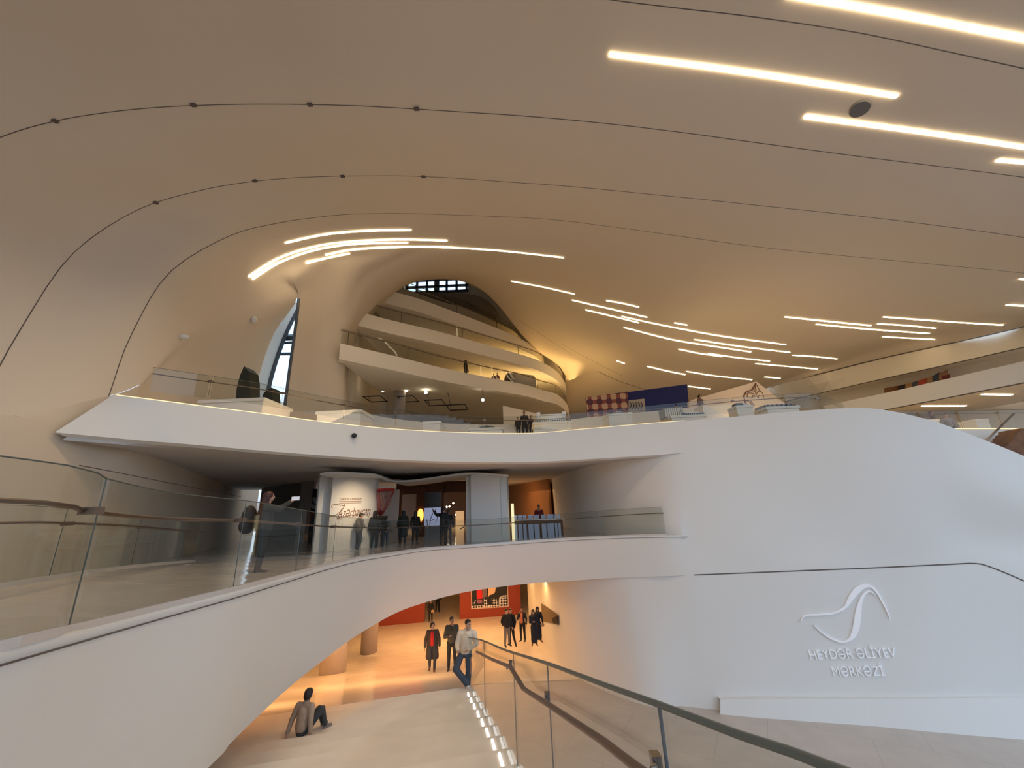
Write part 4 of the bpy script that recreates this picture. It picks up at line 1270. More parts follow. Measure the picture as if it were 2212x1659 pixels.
# hanging red threads
g = empty('thread_chandelier', P(835, 1060, 19.5), 'bundle of hanging red threads fanning down beside the script pier', 'decoration')
RD = mat('red_thread', (.35, .015, .01), .7)
c0 = P(833, 1061, 19.6)
lathe('hoop', [(.42, 0), (.42, .12)], RD, g, loc=c0, n=24)
for k in range(26):
    t = 2 * math.pi * k / 26; a = c0 + V(.42 * math.cos(t), .42 * math.sin(t), .02)
    b = P(822, 1108, 19.6) + V(.10 * math.cos(t), .1 * math.sin(t), -.1)
    tube('thread', [a, a.lerp(b, .5) + V(.02 * math.cos(t * 3), 0, -.05), b], .008, RD, g, n=4)
# reception counter
ca, cb2 = P(1107, 1150, 22.5), P(1215, 1148, 21.8)
g = empty('reception_counter', V(ca.x, ca.y, DZ), 'reception counter with painted window reflections and white top', 'counter')
slab('counter_body', V(ca.x, ca.y + .15, 0), V(cb2.x, cb2.y + .15, 0), DZ, DZ + .98, .5, 'wood', g)
slab('counter_top', V(ca.x, ca.y, 0), V(cb2.x, cb2.y, 0), DZ + .98, DZ + 1.02, .7, 'ped', g)
PB = mat('painted_window_reflection', (.42, .50, .68), .12)  # window reflections painted on the counter as pale blue panels
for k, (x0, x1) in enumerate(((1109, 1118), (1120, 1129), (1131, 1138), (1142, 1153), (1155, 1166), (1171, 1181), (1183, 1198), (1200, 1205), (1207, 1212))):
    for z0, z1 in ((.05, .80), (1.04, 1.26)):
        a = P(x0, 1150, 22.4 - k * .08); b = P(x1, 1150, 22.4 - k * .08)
        slab('reflection_panel', V(a.x, a.y, 0), V(b.x, b.y, 0), DZ + z0, DZ + z1, .03, PB, g)
o = box('table_lamp_pole', P(1108, 1125, 22.3) + V(0, 0, -.3), (.16, .1, 2.4), 'gold'); o.name = 'light_column'; tag(o, 'thin glowing golden column at the left end of the reception counter', 'light column')

# ------------------------------------------------------------------ lobby back: red walls, poster
def redwall(x0, y0, x1, y1, label):
    a, b = Pz(x0, y0, FZ), Pz(x1, y1, FZ)
    o = slab('exhibition_wall', V(a.x, a.y, 0), V(b.x, b.y, 0), FZ, -4.45, .3, 'red'); tag(o, label, 'exhibition wall', 'red exhibition walls'); return o, a, b
redwall(818, 1353, 917, 1344.5, 'plain deep red exhibition wall behind the lobby columns')
o, ra, rb = redwall(993, 1338, 1126, 1328, 'deep red exhibition wall carrying the large framed poster')
rd = (rb - ra).normalized(); rn = V(rd.y, -rd.x, 0)
def onred(x, y, off=.03):
    a = ray(x, y); q = ra + rn * off; return a * (q.dot(rn) / a.dot(rn))
pg = empty('poster', onred(1058, 1290), 'large framed black poster with checkered pattern and red figure shapes on the red wall', 'poster')
def quad(name, pts, m, off, parent=pg, th=.01):
    A = [onred(x, y, off) for x, y in pts]; return prism(name, A, [p + rn * th for p in A], m, parent)
quad('frame', [(1018, 1316), (1099, 1311), (1097, 1262), (1017, 1264)], mat('poster_frame', (.7, .5, .42), .6), .03)
quad('picture', [(1020, 1314), (1097, 1309), (1095.5, 1262), (1019, 1264)], 'black', .045)
CK = bpy.data.materials.new('poster_checker'); CK.use_nodes = True
nt = CK.node_tree; ck = nt.nodes.new('ShaderNodeTexChecker'); tc = nt.nodes.new('ShaderNodeTexCoord'); mp_ = nt.nodes.new('ShaderNodeMapping')
mp_.inputs['Rotation'].default_value = (0, .785, 0); ck.inputs['Scale'].default_value = 7.5
ck.inputs['Color1'].default_value = (.8, .75, .7, 1); ck.inputs['Color2'].default_value = (.01, .008, .01, 1)
nt.links.new(tc.outputs['Object'], mp_.inputs[0]); nt.links.new(mp_.outputs[0], ck.inputs[0]); nt.links.new(ck.outputs[0], nt.nodes['Principled BSDF'].inputs['Base Color'])
quad('checker_border', [(1020, 1314), (1097, 1309), (1096.6, 1304), (1020, 1309)], CK, .06)
quad('checker_field', [(1077, 1309), (1096, 1307), (1095, 1291), (1078, 1292)], CK, .06)
quad('checker_field', [(1046, 1308), (1053, 1308), (1051, 1294), (1045, 1293)], CK, .06)
quad('checker_field', [(1064, 1307), (1075, 1306), (1072, 1292), (1062, 1292)], CK, .06)
quad('checker_field', [(1021, 1308), (1026, 1304), (1028, 1296), (1022, 1300)], CK, .06)
quad('red_shape', [(1030, 1294), (1042, 1293), (1041, 1262), (1029, 1263)], mat('bright_red', (.7, .01, .015), .6), .06)
quad('grey_shape', [(1042, 1292), (1052, 1288), (1051, 1262), (1042, 1262)], mat('mauve_grey', (.18, .13, .14), .6), .058)
quad('gold_shape', [(1030, 1302), (1036, 1304), (1042, 1301), (1041, 1295), (1031, 1295)], mat('purple_shape', (.3, .12, .2), .6), .07)
quad('cream_shape', [(1054, 1291), (1058, 1285), (1064, 1284), (1069, 1280), (1071, 1270), (1068, 1262), (1053, 1262), (1055, 1275)], mat('cream_shape', (.8, .55, .35), .6), .06)
for k, (pts, wd_) in enumerate((([(1079, 1290), (1087, 1289), (1087, 1286)], .05), ([(1090, 1290), (1094, 1286), (1091, 1285), (1090, 1289), (1094, 1290)], .04))):
    v = [onred(x, y, .075) for x, y in pts]; ribbon_on(v, [rn] * len(v), [wd_] * len(v), 'white_lettering', 'ped', pg, .01)
# white text block on the left red wall
for k in range(4):
    a_, b_ = Pz(818, 1353, FZ), Pz(985, 1340, FZ)
sl = empty('window_niche', Pz(1190, 1370, -7), 'slanted dark recess cut into the warm lobby wall at right', 'niche')
npx = [(1172, 1303), (1208, 1328), (1209, 1349), (1173, 1341)]
bm = bmesh.new(); _v = [[bm.verts.new(p) for p in r] for r in LOWG]
for i in range(len(_v) - 1):
    for j in range(len(_v[0]) - 1): bm.faces.new((_v[i][j], _v[i][j + 1], _v[i + 1][j + 1], _v[i + 1][j]))
bm.normal_update()
wl_bv = BVHTree.FromBMesh(bm); bm.free()
def onlow(x, y, off=.05):
    d = ray(x, y).normalized(); h_, n_, i_, k_ = wl_bv.ray_cast(V(0, 0, 0), d)
    if h_ is None: return Pz(x, y, -6.5)
    if n_.dot(d) > 0: n_ = -n_
    return h_ + n_ * off
A = [onlow(x, y) for x, y in npx]; prism('recess', A, [p + V(-.03, -.03, 0) for p in A], mat('recess_olive', (.18, .13, .07), .6), sl)
A = [onlow(x, y, .09) for x, y in ((1196, 1336), (1208, 1330), (1209, 1348), (1199, 1345))]; prism('dark_glass', A, [p + V(-.03, -.03, 0) for p in A], 'blackg', sl)

# ------------------------------------------------------------------ exhibits on the mezzanine
def pedestal(x0, x1, yt, Y, label, d=1.4, zb_=2.36, cap=True, lean=0):
    a, b = P(x0, yt, Y), P(x1, yt, Y)
    z1 = min(a.z, b.z)
    g = empty('pedestal', V((a.x + b.x) / 2, Y, zb_), label, 'pedestal', 'white exhibit pedestals')
    w_ = b.x - a.x; c = V((a.x + b.x) / 2, Y + d / 2, 0)
    box('base', V(c.x, c.y, (zb_ + z1 - .12) / 2), (w_ * .94, d * .94, z1 - .12 - zb_), 'ped', g, bevel=.01)
    box('top', V(c.x, c.y, z1 - .06), (w_, d, .12), 'ped', g, bevel=.01)
    return g, V(c.x, c.y, z1), w_
pd = []
for a in ((428, 572, 858, 13.0, 'long low white pedestal nearest the left end of the mezzanine, under the dark fin', 1.8),
          (682, 782, 884, 14.6, 'white pedestal to the right of the tall side window'),
          (912, 952, 909, 17.2, 'small cube pedestal in front of the rear hall column'),
          (1012, 1087, 922, 18.4, 'low white pedestal carrying the grey oval model'),
          (1150, 1236, 908, 18.6, 'wide white pedestal carrying the white stadium model'),
          (1312, 1366, 890, 18.6, 'square white pedestal before the patterned carpet panel'),
          (1448, 1527, 894, 18.2, 'white pedestal carrying the ribbed grey block model'),
          (1589, 1627, 874, 17.6, 'narrow upright white pedestal left of the long one', .8),
          (1654, 1728, 875, 17.2, 'long white pedestal at the right end carrying a flat grey model')):
    pd.append(pedestal(*a))
fin = mat('dark_green_fin', (.010, .018, .014), .35)
def finshape(px, Y, th, label):
    A = [P(x, y, Y) for x, y in px]; o = prism('tower_model', A, [p + V(.05, th, 0) for p in A], fin)
    bpy_b = o; tag(o, label, 'model', 'dark flame-shaped tower models'); return o
finshape([(509, 866), (511, 840), (518, 812), (527, 791), (537, 802), (540, 822), (540, 866)], 13.6, .5, 'tallest dark curved flame-shaped tower model on the left pedestal')
finshape([(558, 900), (563, 868), (570, 848), (586, 837), (588, 860), (589, 905)], 15.4, .5, 'shorter dark flame-shaped tower model in front of the side window')
c, w_ = pd[3][1], pd[3][2]
g = empty('building_model', c, 'grey oval shell-shaped building model on the low pedestal', 'model', 'building models')
bm = bmesh.new(); bmesh.ops.create_uvsphere(bm, u_segments=24, v_segments=12, radius=1, matrix=Matrix.Translation(c + V(0, 0, .10)) @ Matrix.Diagonal((.42, .42, .10, 1))); bmobj('shell', bm, mat('slate', (.12, .15, .15), .4), g, True)
for k in range(5): tube('shell_ridge', [c + V(-.40 + .02 * k, -.3 + .14 * k, .04), c + V(0, -.3 + .14 * k, .18), c + V(.40, -.3 + .14 * k, .04)], .015, 'frame', g, n=5)
c, w_ = pd[4][1], pd[4][2]
g = empty('building_model', c, 'white stadium model with four corner towers on the wide pedestal', 'model', 'building models')
box('stand', c + V(0, 0, .18), (w_ * .60, .9, .36), 'ped', g); box('roof', c + V(0, 0, .38), (w_ * .66, 1.0, .05), 'white', g)
for sx in (-.33, .33):
    for sy in (-.4, .4): box('tower', c + V(sx * w_, sy, .262), (.18, .18, .52), 'white', g)
for k in range(18): box('tree', c + V(-w_ * .47 + k * w_ * .055, -.6, .045), (.05, .05, .08), 'frame', g)
c, w_ = pd[6][1], pd[6][2]
g = empty('building_model', c, 'ribbed grey block model with tiny trees on its pedestal', 'model', 'building models')
box('block', c + V(-.55, 0, .22), (.9, .8, .44), mat('model_grey', (.35, .35, .33), .6), g)
for k in range(9): box('rib', c + V(-.97 + k * .10, -.42, .22), (.035, .05, .44), 'ped', g)
box('low_block', c + V(.35, 0, .10), (.7, .7, .20), 'ped', g)
for k in range(12): box('tree', c + V(-.2 + k * .09, -.55, .05), (.05, .05, .10), 'frame', g)
c, w_ = pd[8][1], pd[8][2]
g = empty('building_model', c, 'flat grey terrain model with dark rim on the long pedestal', 'model', 'building models')
box('terrain', c + V(0, 0, .08), (w_ * .8, .8, .14), mat('mauve_model', (.35, .33, .36), .6), g)
for k in range(20): box('tree', c + V(-w_ * .45 + k * w_ * .047, -.5, .028 + .015 * (k % 3)), (.05, .05, .05 + .03 * (k % 3)), 'black', g)
c = pd[5][1]; g = empty('building_model', c, 'low dark model lying on the square pedestal', 'model', 'building models'); box('block', c + V(0, 0, .05), (.7, .6, .08), 'frame', g); box('block', c + V(.1, 0, .13), (.3, .3, .1), 'metal', g)
c = pd[1][1]; g = empty('building_model', c, 'small dark model on the pedestal beside the side window', 'model', 'building models'); box('block', c + V(.3, .1, .04), (.6, .5, .07), 'wood', g); box('block', c + V(.5, 0, .11), (.12, .12, .12), 'frame', g)
c = pd[7][1]; g = empty('building_model', c, 'small dark block model on the narrow pedestal', 'model', 'building models'); box('block', c + V(-.1, 0, .08), (.3, .4, .14), 'frame', g); box('block', c + V(.2, 0, .06), (.25, .4, .1), 'metal', g)
# carpet wall, navy wall, line-art frame, gable wall
def upwall(name, pts, Y, m, label, cat, th=.25):
    A = [P(x, y, Y) for x, y in pts]; o = prism(name, A, [p + V(0, th, 0) for p in A], m); tag(o, label, cat); return o
CAR = bpy.data.materials.new('carpet_pattern'); CAR.use_nodes = True
nt = CAR.node_tree; b_ = nt.nodes['Principled BSDF']; tc = nt.nodes.new('ShaderNodeTexCoord'); mp_ = nt.nodes.new('ShaderNodeMapping')
mp_.inputs['Rotation'].default_value = (0, .785, 0)
ck = nt.nodes.new('ShaderNodeTexChecker'); ck.inputs['Scale'].default_value = 2.2
ck.inputs['Color1'].default_value = (.62, .38, .22, 1); ck.inputs['Color2'].default_value = (.10, .02, .03, 1)
vo = nt.nodes.new('ShaderNodeTexVoronoi'); vo.inputs['Scale'].default_value = 2.2; vo.inputs['Randomness'].default_value = 0
rp = nt.nodes.new('ShaderNodeValToRGB'); rp.color_ramp.interpolation = 'CONSTANT'
rp.color_ramp.elements[0].color = (1, 1, 1, 1); rp.color_ramp.elements[1].position = .30; rp.color_ramp.elements[1].color = (0, 0, 0, 1)
mx = nt.nodes.new('ShaderNodeMixRGB'); mx.inputs[2].default_value = (.30, .06, .03, 1)
for a_, b2 in ((tc.outputs['Object'], mp_.inputs[0]), (mp_.outputs[0], ck.inputs[0]), (mp_.outputs[0], vo.inputs[0]), (vo.outputs['Distance'], rp.inputs[0]), (rp.outputs[0], mx.inputs[0]), (ck.outputs[0], mx.inputs[1]), (mx.outputs[0], b_.inputs['Base Color'])):
    nt.links.new(a_, b2)
upwall('carpet_panel', [(1270, 915), (1357, 915), (1356, 846), (1266, 858)], 25, CAR, 'wide upright panel covered in a diamond patterned red and beige carpet', 'panel')
upwall('navy_panel', [(1357, 910), (1492, 910), (1484, 830), (1357, 847)], 25.4, 'blue', 'deep navy blue exhibition wall beside the carpet panel', 'panel')
o = upwall('pattern_board', [(1358, 892), (1395, 892), (1392, 861), (1358, 865)], 25.1, mat('beige_board', (.5, .42, .32), .7), 'small beige board with dark tracery in front of the navy wall', 'board', .1)
for k in range(5): tube('tracery', [P(1361 + k * 6, 868, 25.05), P(1364 + k * 6, 876, 25.05), P(1360 + k * 6, 884, 25.05)], .03, 'frame', o, n=4)
o = upwall('gable_wall', [(1490, 905), (1700, 905), (1696, 872), (1634, 824), (1500, 862), (1488, 868)], 24, mat('gable_plaster', (.85, .68, .50), .7), 'cream gable-shaped exhibition wall with brown line art', 'exhibition wall')
gl = mat('line_brown', (.22, .10, .04), .7)
for pts, r_ in (([(1633, 828), (1624, 843), (1612, 847), (1607, 855), (1609, 868), (1612, 872)], .07), ([(1634, 829), (1631, 838), (1634, 843), (1627, 841)], .035), ([(1635, 832), (1640, 842), (1648, 850), (1650, 860)], .035), ([(1614, 850), (1620, 849), (1628, 850), (1631, 857), (1625, 854), (1627, 858), (1620, 860)], .035), ([(1614, 852), (1616, 861)], .035), ([(1625, 844), (1632, 846), (1633, 854), (1637, 846), (1642, 846)], .035), ([(1636, 858), (1640, 853), (1638, 860)], .03), ([(1622, 866), (1626, 872), (1630, 876), (1624, 874)], .035), ([(1611, 866), (1616, 866), (1622, 871), (1626, 880)], .035)):
    tube('line_art', [P(x, y, 23.97) for x, y in pts], r_ * .6, gl, o, n=5)
# stair beside the gable
st = empty('white_stair', P(1530, 890, 21), 'small white stair with stepped edge left of the gable line art', 'stair')
pts = []
for k in range(8): pts += [(1519 + k * 6, 873 + k * 3.4), (1525 + k * 6, 873 + k * 3.4)]
A = [P(x, y, 21) for x, y in pts + [(1567, 905), (1519, 905)]]; prism('steps', A, [p + V(0, 1.2, 0) for p in A], 'ped', st)
tube('stair_rail', [P(1521, 872, 21), P(1518, 865, 21), P(1526, 884 - 20, 21)], .03, 'ped', st)
# pictures on the upper gallery wall
cols = [(.25, .10, .03), (.02, .01, .015), (.35, .20, .08), (.06, .07, .08), (.45, .06, .02), (.32, .20, .12), (.03, .05, .08), (.28, .14, .08), (.12, .01, .015)]
pxs = [(1912, 1940, 838, 833), (1942, 1957, 833, 829), (1958, 1970, 829, 826), (1971, 1984, 826, 822), (1985, 2003, 822, 816), (2004, 2014, 817, 811), (2015, 2030, 812, 804), (2031, 2047, 806, 798), (2036, 2052, 812, 808)]
for k, ((x0, x1, y0, y1), cc_) in enumerate(zip(pxs, cols)):
    Yk = 31 - (x0 - 1900) * .027 + .5
    A = [P(x0, y0 + 40, Yk), P(x1, y1 + 40, Yk - .3), P(x1, y1, Yk - .3), P(x0, y0, Yk)]
    o = prism('wall_picture', A, [p + V(.05, .15, 0) for p in A], mat('picture_%d' % k, cc_, .7))
    tag(o, ['dull brown picture, leftmost in the upper gallery row', 'black bordered picture with pale oval in the upper gallery row', 'ochre picture right of the black bordered one', 'slate grey picture left of the orange-red one', 'orange-red picture in the upper gallery row', 'sand coloured picture right of the orange-red one', 'blue-grey picture in the upper gallery row', 'rosy brown picture at the right end of the upper gallery row', 'dark maroon picture low at the right end of the gallery row'][k], 'picture', 'pictures in the upper gallery')
# gallery pedestals at right
for (x0, x1, yt, Y, lb) in ((1972, 2030, 905, 22.5, 'white table-like pedestal on the right gallery, left of the standing person'), (2106, 2136, 904, 23, 'white pedestal on the right gallery, right of the standing person')):
    pedestal(x0, x1, yt, Y, lb, 1.0)
# dim hall under the balconies: hanging frames and spots
for k, (x, y, w_) in enumerate(((811, 862, 1.1), (882, 862, 1.0), (941, 870, 1.1), (988, 880, 1.2))):
    c = P(x, y, 27); g = empty('hanging_frame', c, 'thin dark square frame hanging on wires under the rear balcony, %s' % ['leftmost', 'second from left', 'third from left', 'rightmost and lowest'][k], 'hanging frame', 'hanging frames')
    for a, b in (((-1, -1), (1, -1)), ((1, -1), (1, 1)), ((1, 1), (-1, 1)), ((-1, 1), (-1, -1))):
        tube('frame_bar', [c + V(a[0] * w_ * .55, a[1] * .8, 0), c + V(b[0] * w_ * .55, b[1] * .8, 0)], .04, 'black', g, n=4)
    tube('wire', [c + V(-.5, .3, 0), c + V(-.8, .6, 7.95 - c.z)], .025, 'black', g, n=4)
for k, (x, y) in enumerate(((827, 844), (878, 843), (920, 848), (1043, 864), (917, 764))):
    Yk = 27 if k < 4 else 32
    c = P(x, y, Yk); g = empty('spotlight', c, ['bright spotlight left of the rear hall column', 'bright spotlight just right of the rear hall column', 'spotlight between the column and the blue screen', 'lone spotlight above the blue screen', 'brightest spotlight on the first rear balcony level'][k], 'spotlight', 'rear hall spotlights')
    bm = bmesh.new(); ellip(bm, c, (.10, .10, .10)); bmobj('lamp', bm, 'lamp', g, True)
    tube('rod', [c + V(0, .12, -.1), c + V(0, .12, (7.95 if k < 4 else 11.2) - c.z)], .03, 'black', g, n=5)
# big drum sculpture on first balcony
c = P(1118, 805, 31); g = empty('drum_sculpture', c, 'long pale half-cylinder tunnel sculpture on the lowest rear balcony', 'sculpture')
a, b = P(1096, 820, 31.5), P(1148, 822, 32.5)
bm = bmesh.new(); tubemesh(bm, [V(a.x, 31.5, 9.75), V(b.x, 32.5, 9.75)], .85, 20, ry=.85); bmobj('drum', bm, mat('drum_grey', (.55, .50, .44), .5), g, True)
bm = bmesh.new(); tubemesh(bm, [V(a.x - .03, 31.48, 9.75), V(a.x + .02, 31.5, 9.75)], .72, 20, ry=.72); bmobj('drum_opening', bm, 'black', g, True)
# small fittings
for x, y, r_, lb in ((765, 941, .05, 'small black dome camera on the mezzanine parapet'),):
    p = P(x, y, 13.4); bm = bmesh.new(); ellip(bm, p, (.09, .09, .09)); o = bmobj('dome_camera', bm, 'blackg', None, True); tag(o, lb, 'camera')
p, nn = onshell(545, 690, .1); bm = bmesh.new(); ellip(bm, p, (.12, .12, .16)); o = bmobj('wall_camera', bm, 'white', None, True); tag(o, 'small pale wall camera on the shell left of the side window', 'camera')
p, nn = onshell(390, 728, .1); bm = bmesh.new(); ellip(bm, p, (.16, .10, .09)); o = bmobj('wall_camera', bm, 'white', None, True); tag(o, 'small pale wall light on the left shell above the mezzanine corner', 'wall light')
for k, x in enumerate((804, 816)):
    p = Pz(x, 1000, 1.66); o = box('ceiling_fitting', p, (.12, .12, .10), 'metalwhite'); tag(o, ['left', 'right'][k] + ' one of two small white fittings under the mezzanine', 'ceiling fitting', 'fittings under the mezzanine')

#@@PEOPLE
def deck(x, y):
    Y = 12.0
    for _ in range(12): Y = Pz(x, y, zd(Y)).y
    return Pz(x, y, zd(Y))


# lower stairs and lobby
person(on_slope(933, 1452), .15, 1.66, 'woman in a long dark coat over a red top walking toward the stairs', None,
       dict(anL=(-.10, .16, .16), knL=(-.10, -.02, .50), toL=(-.11, .05, .06), anR=(.09, -.04, .09), toR=(.10, -.20, .035), elL=(-.27, .02, 1.14), elR=(.27, .02, 1.14), wrL=(-.29, -.03, .90), wrR=(.29, -.03, .90)),
       top=(.035, .025, .022), bottom=(.02, .025, .04), shoes=(.10, .04, .03), coat=((.035, .025, .022), .52), inner=(.35, .008, .008), hair='bob', head=.35, wide=1.08)
person(on_slope(976, 1449), .1, 1.78, 'bearded man in a dark green jacket holding his hand to his mouth', None,
       dict(elR=(.20, -.10, 1.15), wrR=(.06, -.20, 1.48), wrL=(-.10, -.17, 1.16), elL=(-.26, -.04, 1.12), anR=(.12, .06, .10), toR=(.22, -.04, .035)),
       top=(.04, .04, .03), bottom=(.010, .010, .012), hair='short', head=.5, skin=SKIN_D, wide=1.1)
hp_ = on_slope(1008, 1490) + V(0, -.1, .02)
person(hp_, .05, 1.80, 'young man in cream hooded top and blue jeans leaning on the handrail', None,
       dict(pel=(-.02, 0, .93), ch=(.03, -.05, 1.28), nk=(.06, -.09, 1.47), hd=(.08, -.13, 1.62), shL=(-.15, -.05, 1.40), shR=(.23, -.07, 1.39),
            elL=(-.24, -.08, 1.12), wrL=(-.20, -.28, 1.05), elR=(.30, -.06, 1.12), wrR=(.08, -.22, 1.03),
            hipL=(-.11, 0, .91), hipR=(.07, 0, .91), knL=(-.27, -.10, .55), anL=(.02, -.02, .16), toL=(.12, -.14, .07),
            knR=(.08, -.03, .50), anR=(.03, .08, .09), toR=(.02, -.06, .035)),
       top=(.72, .60, .46), bottom=(.065, .085, .115), shoes=(.75, .72, .70), hair='fade', head=.75, hood=True, wide=1.12, vox=.012, loose=1.25)
ph = hp_ + V(-.27, -.42, 1.10)
o = box('phone', ph, (.13, .07, .012), 'black', rz=.5); o.rotation_euler = (.3, -.35, 0); tag(o, 'black phone held by the young man in the cream hooded top', 'phone')
person(on_slope(1096, 1396), .5, 1.78, 'man in a bulky black jacket and grey trousers standing in the lobby', 'visitors standing in the lobby',
       dict(elL=(-.24, .08, 1.16), wrL=(-.14, .16, .98)), top=(.008, .008, .012), bottom=(.16, .13, .11), hair='short', wide=1.28, head=.5)
person(on_slope(1106, 1393), -.6, 1.76, 'black clad person striding out half hidden behind the grey-trousered man', 'visitors standing in the lobby',
       dict(knR=(.16, -.06, .50), anR=(.32, -.10, .09), toR=(.42, -.18, .035)), top=(.006, .006, .008), bottom=(.008, .008, .010), hair='short', wide=1.15, head=.8)
person(on_slope(1130, 1385), -.3, 1.76, 'man in a dark jacket over a salmon shirt raising a hand to his face', 'visitors standing in the lobby',
       dict(elL=(-.26, -.08, 1.15), wrL=(-.10, -.20, 1.46)), top=(.008, .010, .018), bottom=(.008, .008, .012), inner=(.40, .13, .09), hair='short', skin=SKIN_D)
person(on_slope(1155, 1394), 0, 1.62, 'woman in long black dress and headscarf looking down at her hands', 'visitors standing in the lobby',
       dict(elL=(-.20, -.10, 1.15), wrL=(-.05, -.22, 1.20), elR=(.20, -.10, 1.15), wrR=(.05, -.22, 1.20)), top=(.006, .008, .018), bottom=(.006, .008, .018), skirt=(.006, .008, .018), hair='veil', haircol=M['black'], shoes=(.25, .08, .03))
q = on_slope(1163, 1391) + V(.05, .3, 0)
person(q, .2, 1.66, 'woman in black with headscarf and small tan handbag at the warm wall', 'visitors standing in the lobby', {}, top=(.006, .008, .018), bottom=(.006, .008, .018), skirt=(.006, .008, .018), hair='veil', haircol=M['black'], shoes=(.25, .08, .03))
o = box('handbag', q + V(.22, -.25, .86), (.20, .10, .16), mat('tan_bag', (.40, .25, .12), .6), bevel=.03); tag(o, 'small tan handbag carried by the veiled woman by the wall', 'handbag')
q = on_slope(930, 1343)
person(q, .2, 1.42, 'slim person in black with light handbag far back between the red walls', None, {}, top=(.010, .008, .008), bottom=(.010, .008, .010), hair='bob')
o = box('handbag', q + V(.18, -.2, .72), (.22, .10, .18), mat('beige_bag', (.45, .30, .16), .6), bevel=.03); tag(o, 'light beige handbag of the person between the red walls', 'handbag')
q = Pz(945, 1322, FZ)
person(q, .2, 1.7, 'dark clad visitor far back, seen only from the waist down under the bridge', None, {}, top=(.02, .015, .012), bottom=(.012, .010, .010), hair='short')
# sitting person on the steps
q = on_slope(650, 1592)
sitp = dict(pel=(0, 0, .13), ch=(.01, -.03, .48), nk=(.03, -.05, .68), hd=(.06, -.08, .84), shL=(-.17, -.02, .60), shR=(.20, -.03, .60),
            elL=(-.26, .05, .33), wrL=(-.30, .12, .08), elR=(.25, .02, .33), wrR=(.26, .02, .10),
            hipL=(-.02, -.04, .12), hipR=(.10, -.04, .12), knL=(.18, -.34, .42), knR=(.30, -.30, .44), anL=(.18, -.50, .06), anR=(.33, -.42, .06), toL=(.20, -.64, .0), toR=(.38, -.56, .0))
person(q + V(0, 0, .02), math.pi - .25, 1.50, 'person with black hair and beige sweater sitting on the wide steps, seen from behind', None,
       {k: (-v[0], v[1], v[2]) if True else v for k, v in sitp.items()}, top=(.42, .32, .24), bottom=(.05, .055, .06), shoes=(.20, .17, .17), hair='bob', vox=.012, wide=1.05)
# bridge
q = deck(556, 1243)
person(q, 2.05, 1.68, 'woman with long auburn hair and patterned jacket holding up a phone on the ramp', None,
       dict(elL=(-.20, -.26, 1.36), wrL=(-.10, -.46, 1.50), elR=(.18, -.26, 1.34), wrR=(.06, -.46, 1.52), ch=(0, 0, 1.3)), top=(.035, .035, .028), bottom=(.010, .014, .020), hair='long', haircol=HAIRR, wide=1.12, vox=.012, curl=.9, flare=.01)
o = box('phone', q + V(.52, .17, 1.52), (.16, .012, .08), mat('phone_screen', (.5, .5, .5), .3, emit=(.8, .8, .85), es=.35), rz=.25); tag(o, 'phone held sideways with bright screen by the auburn haired woman', 'phone')
bm = bmesh.new(); ellip(bm, q + V(-.27, -.13, 1.14), (.13, .18, .27)); ellip(bm, q + V(-.29, -.13, 1.0), (.13, .19, .18))
o = blob('backpack', bm, M['black'], None, .015); tag(o, 'large black backpack worn by the auburn haired woman on the ramp', 'backpack')
person(deck(772, 1196), 2.5, 1.74, 'young man in a checked grey jacket looking down before the script pier', 'visitors at the gallery entrance',
       dict(hd=(0, -.07, 1.62), elR=(.20, -.10, 1.14), wrR=(.05, -.24, 1.10), elL=(-.22, -.08, 1.14), wrL=(-.06, -.24, 1.10), anL=(-.10, .10, .09), toL=(-.12, -.06, .035)), top=(.17, .15, .13), bottom=(.05, .05, .055), hair='short', wide=1.12, tilt=.3)
person(deck(806, 1193), 3.0, 1.80, 'dark clad visitor seen from behind, left of two standing close together', 'visitors at the gallery entrance', {}, top=(.014, .013, .010), bottom=(.012, .012, .014), hair='hood', haircol=M['black'], wide=1.15)
person(deck(818, 1191), 3.3, 1.84, 'taller dark clad visitor seen from behind, right of two standing close together', 'visitors at the gallery entrance', {}, top=(.020, .020, .012), bottom=(.012, .012, .014), hair='short', wide=1.2)
person(deck(831, 1187), 3.0, 1.55, 'shorter visitor in grey top and light jeans beside the two dark clad ones', 'visitors at the gallery entrance', {}, top=(.10, .11, .10), bottom=(.07, .08, .10), hair='short')
person(deck(869, 1181), 3.14, 1.74, 'broad visitor in dark green coat seen from behind before the corridor', 'visitors at the gallery entrance', {}, top=(.018, .022, .014), bottom=(.015, .016, .012), hair='hood', haircol=M['black'], wide=1.3, coat=((.018, .022, .014), .55))
person(deck(896, 1178), 3.0, 1.70, 'slim visitor with long dark hair seen from behind left of the amber portrait', 'visitors at the gallery entrance', {}, top=(.012, .010, .010), bottom=(.02, .026, .034), hair='long')
person(deck(957, 1180), 2.9, 1.84, 'visitor in black raising one arm toward the lit drawing', 'visitors at the gallery entrance', dict(elR=(.42, -.12, 1.42), wrR=(.62, -.2, 1.62), anL=(-.16, .16, .09), toL=(-.2, .02, .035), anR=(.18, -.1, .09), toR=(.2, -.26, .035)), top=(.010, .010, .012), bottom=(.022, .023, .028), hair='short', wide=1.15)
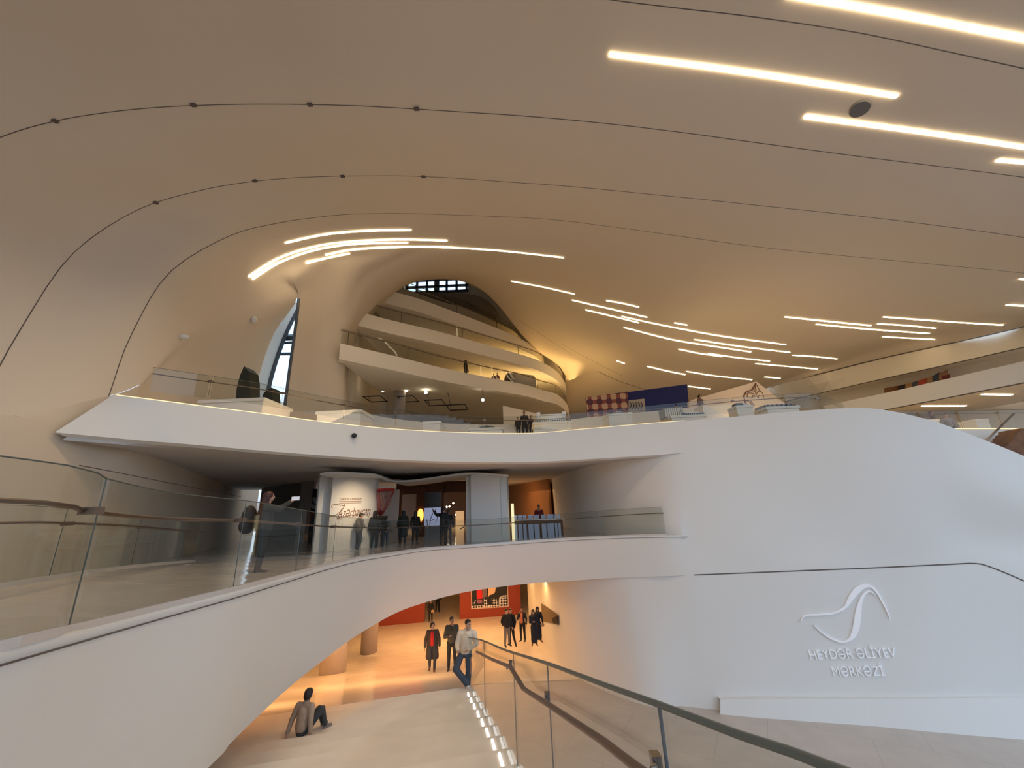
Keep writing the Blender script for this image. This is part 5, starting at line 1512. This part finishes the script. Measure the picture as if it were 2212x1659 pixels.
person(deck(968, 1178), 3.3, 1.70, 'second visitor in black close behind the one raising an arm', 'visitors at the gallery entrance', {}, top=(.010, .010, .012), bottom=(.020, .021, .026), hair='short', wide=1.1)
q = P(1166, 1140, 23.6); person(V(q.x, q.y, DZ), 0, 1.74, 'receptionist in a red jacket behind the counter', None, {}, top=(.14, .008, .010), bottom=(.02, .02, .02), hair='short', skin=SKIN_D, scarf=(.35, .25, .2))
# mezzanine and balconies
def far_person(x, ytop, Y, H, rz, label, group, **kw):
    p = P(x, ytop, Y); return person(V(p.x, p.y, p.z - H), rz, H, label, group, kw.pop('pose', {}), vox=.022, **kw)
FP = 'visitors on the upper levels'
far_person(1006, 779, 30.0, 1.7, 1.2, 'visitor in black leaning at the lowest rear balcony edge', FP, top=(.012, .010, .010), bottom=(.01, .01, .01), hair='hood', haircol=M['black'])
far_person(1074, 806, 33.2, 1.3, .3, 'seated brown figure left of the tunnel sculpture', FP, top=(.16, .05, .03), bottom=(.05, .04, .03), hair='short')
far_person(1066, 808, 33.0, 1.2, 0, 'small reddish figure beside the brown seated one', FP, top=(.14, .04, .03), bottom=(.05, .04, .03), hair='short')
far_person(1132, 889, 23.0, 1.7, 0, 'dark clad visitor behind the low wall left of the stadium model', FP, top=(.02, .015, .015), bottom=(.01, .01, .01), hair='short')
far_person(1146, 898, 23.3, 1.3, .4, 'child in dark clothes beside the visitor behind the low wall', FP, top=(.03, .015, .02), bottom=(.01, .01, .01), hair='short')
far_person(1118, 901, 23.0, 1.2, -.4, 'smaller dark child left of the visitor behind the low wall', FP, top=(.03, .02, .02), bottom=(.01, .01, .01), hair='short')
far_person(1510, 853, 22.9, 1.6, .5, 'brown clad visitor at the top of the small white stair', FP, top=(.18, .09, .06), bottom=(.1, .06, .05), hair='bob')
far_person(2041, 894, 21.6, 1.7, -.5, 'visitor in a pale grey shirt standing behind the gallery glass', FP, top=(.28, .25, .26), bottom=(.02, .02, .02), hair='short')
far_person(2008, 889, 23.5, 1.7, .4, 'brown haired visitor half hidden behind the gallery table', FP, top=(.10, .05, .04), bottom=(.02, .02, .02), hair='bob', haircol=HAIRR)
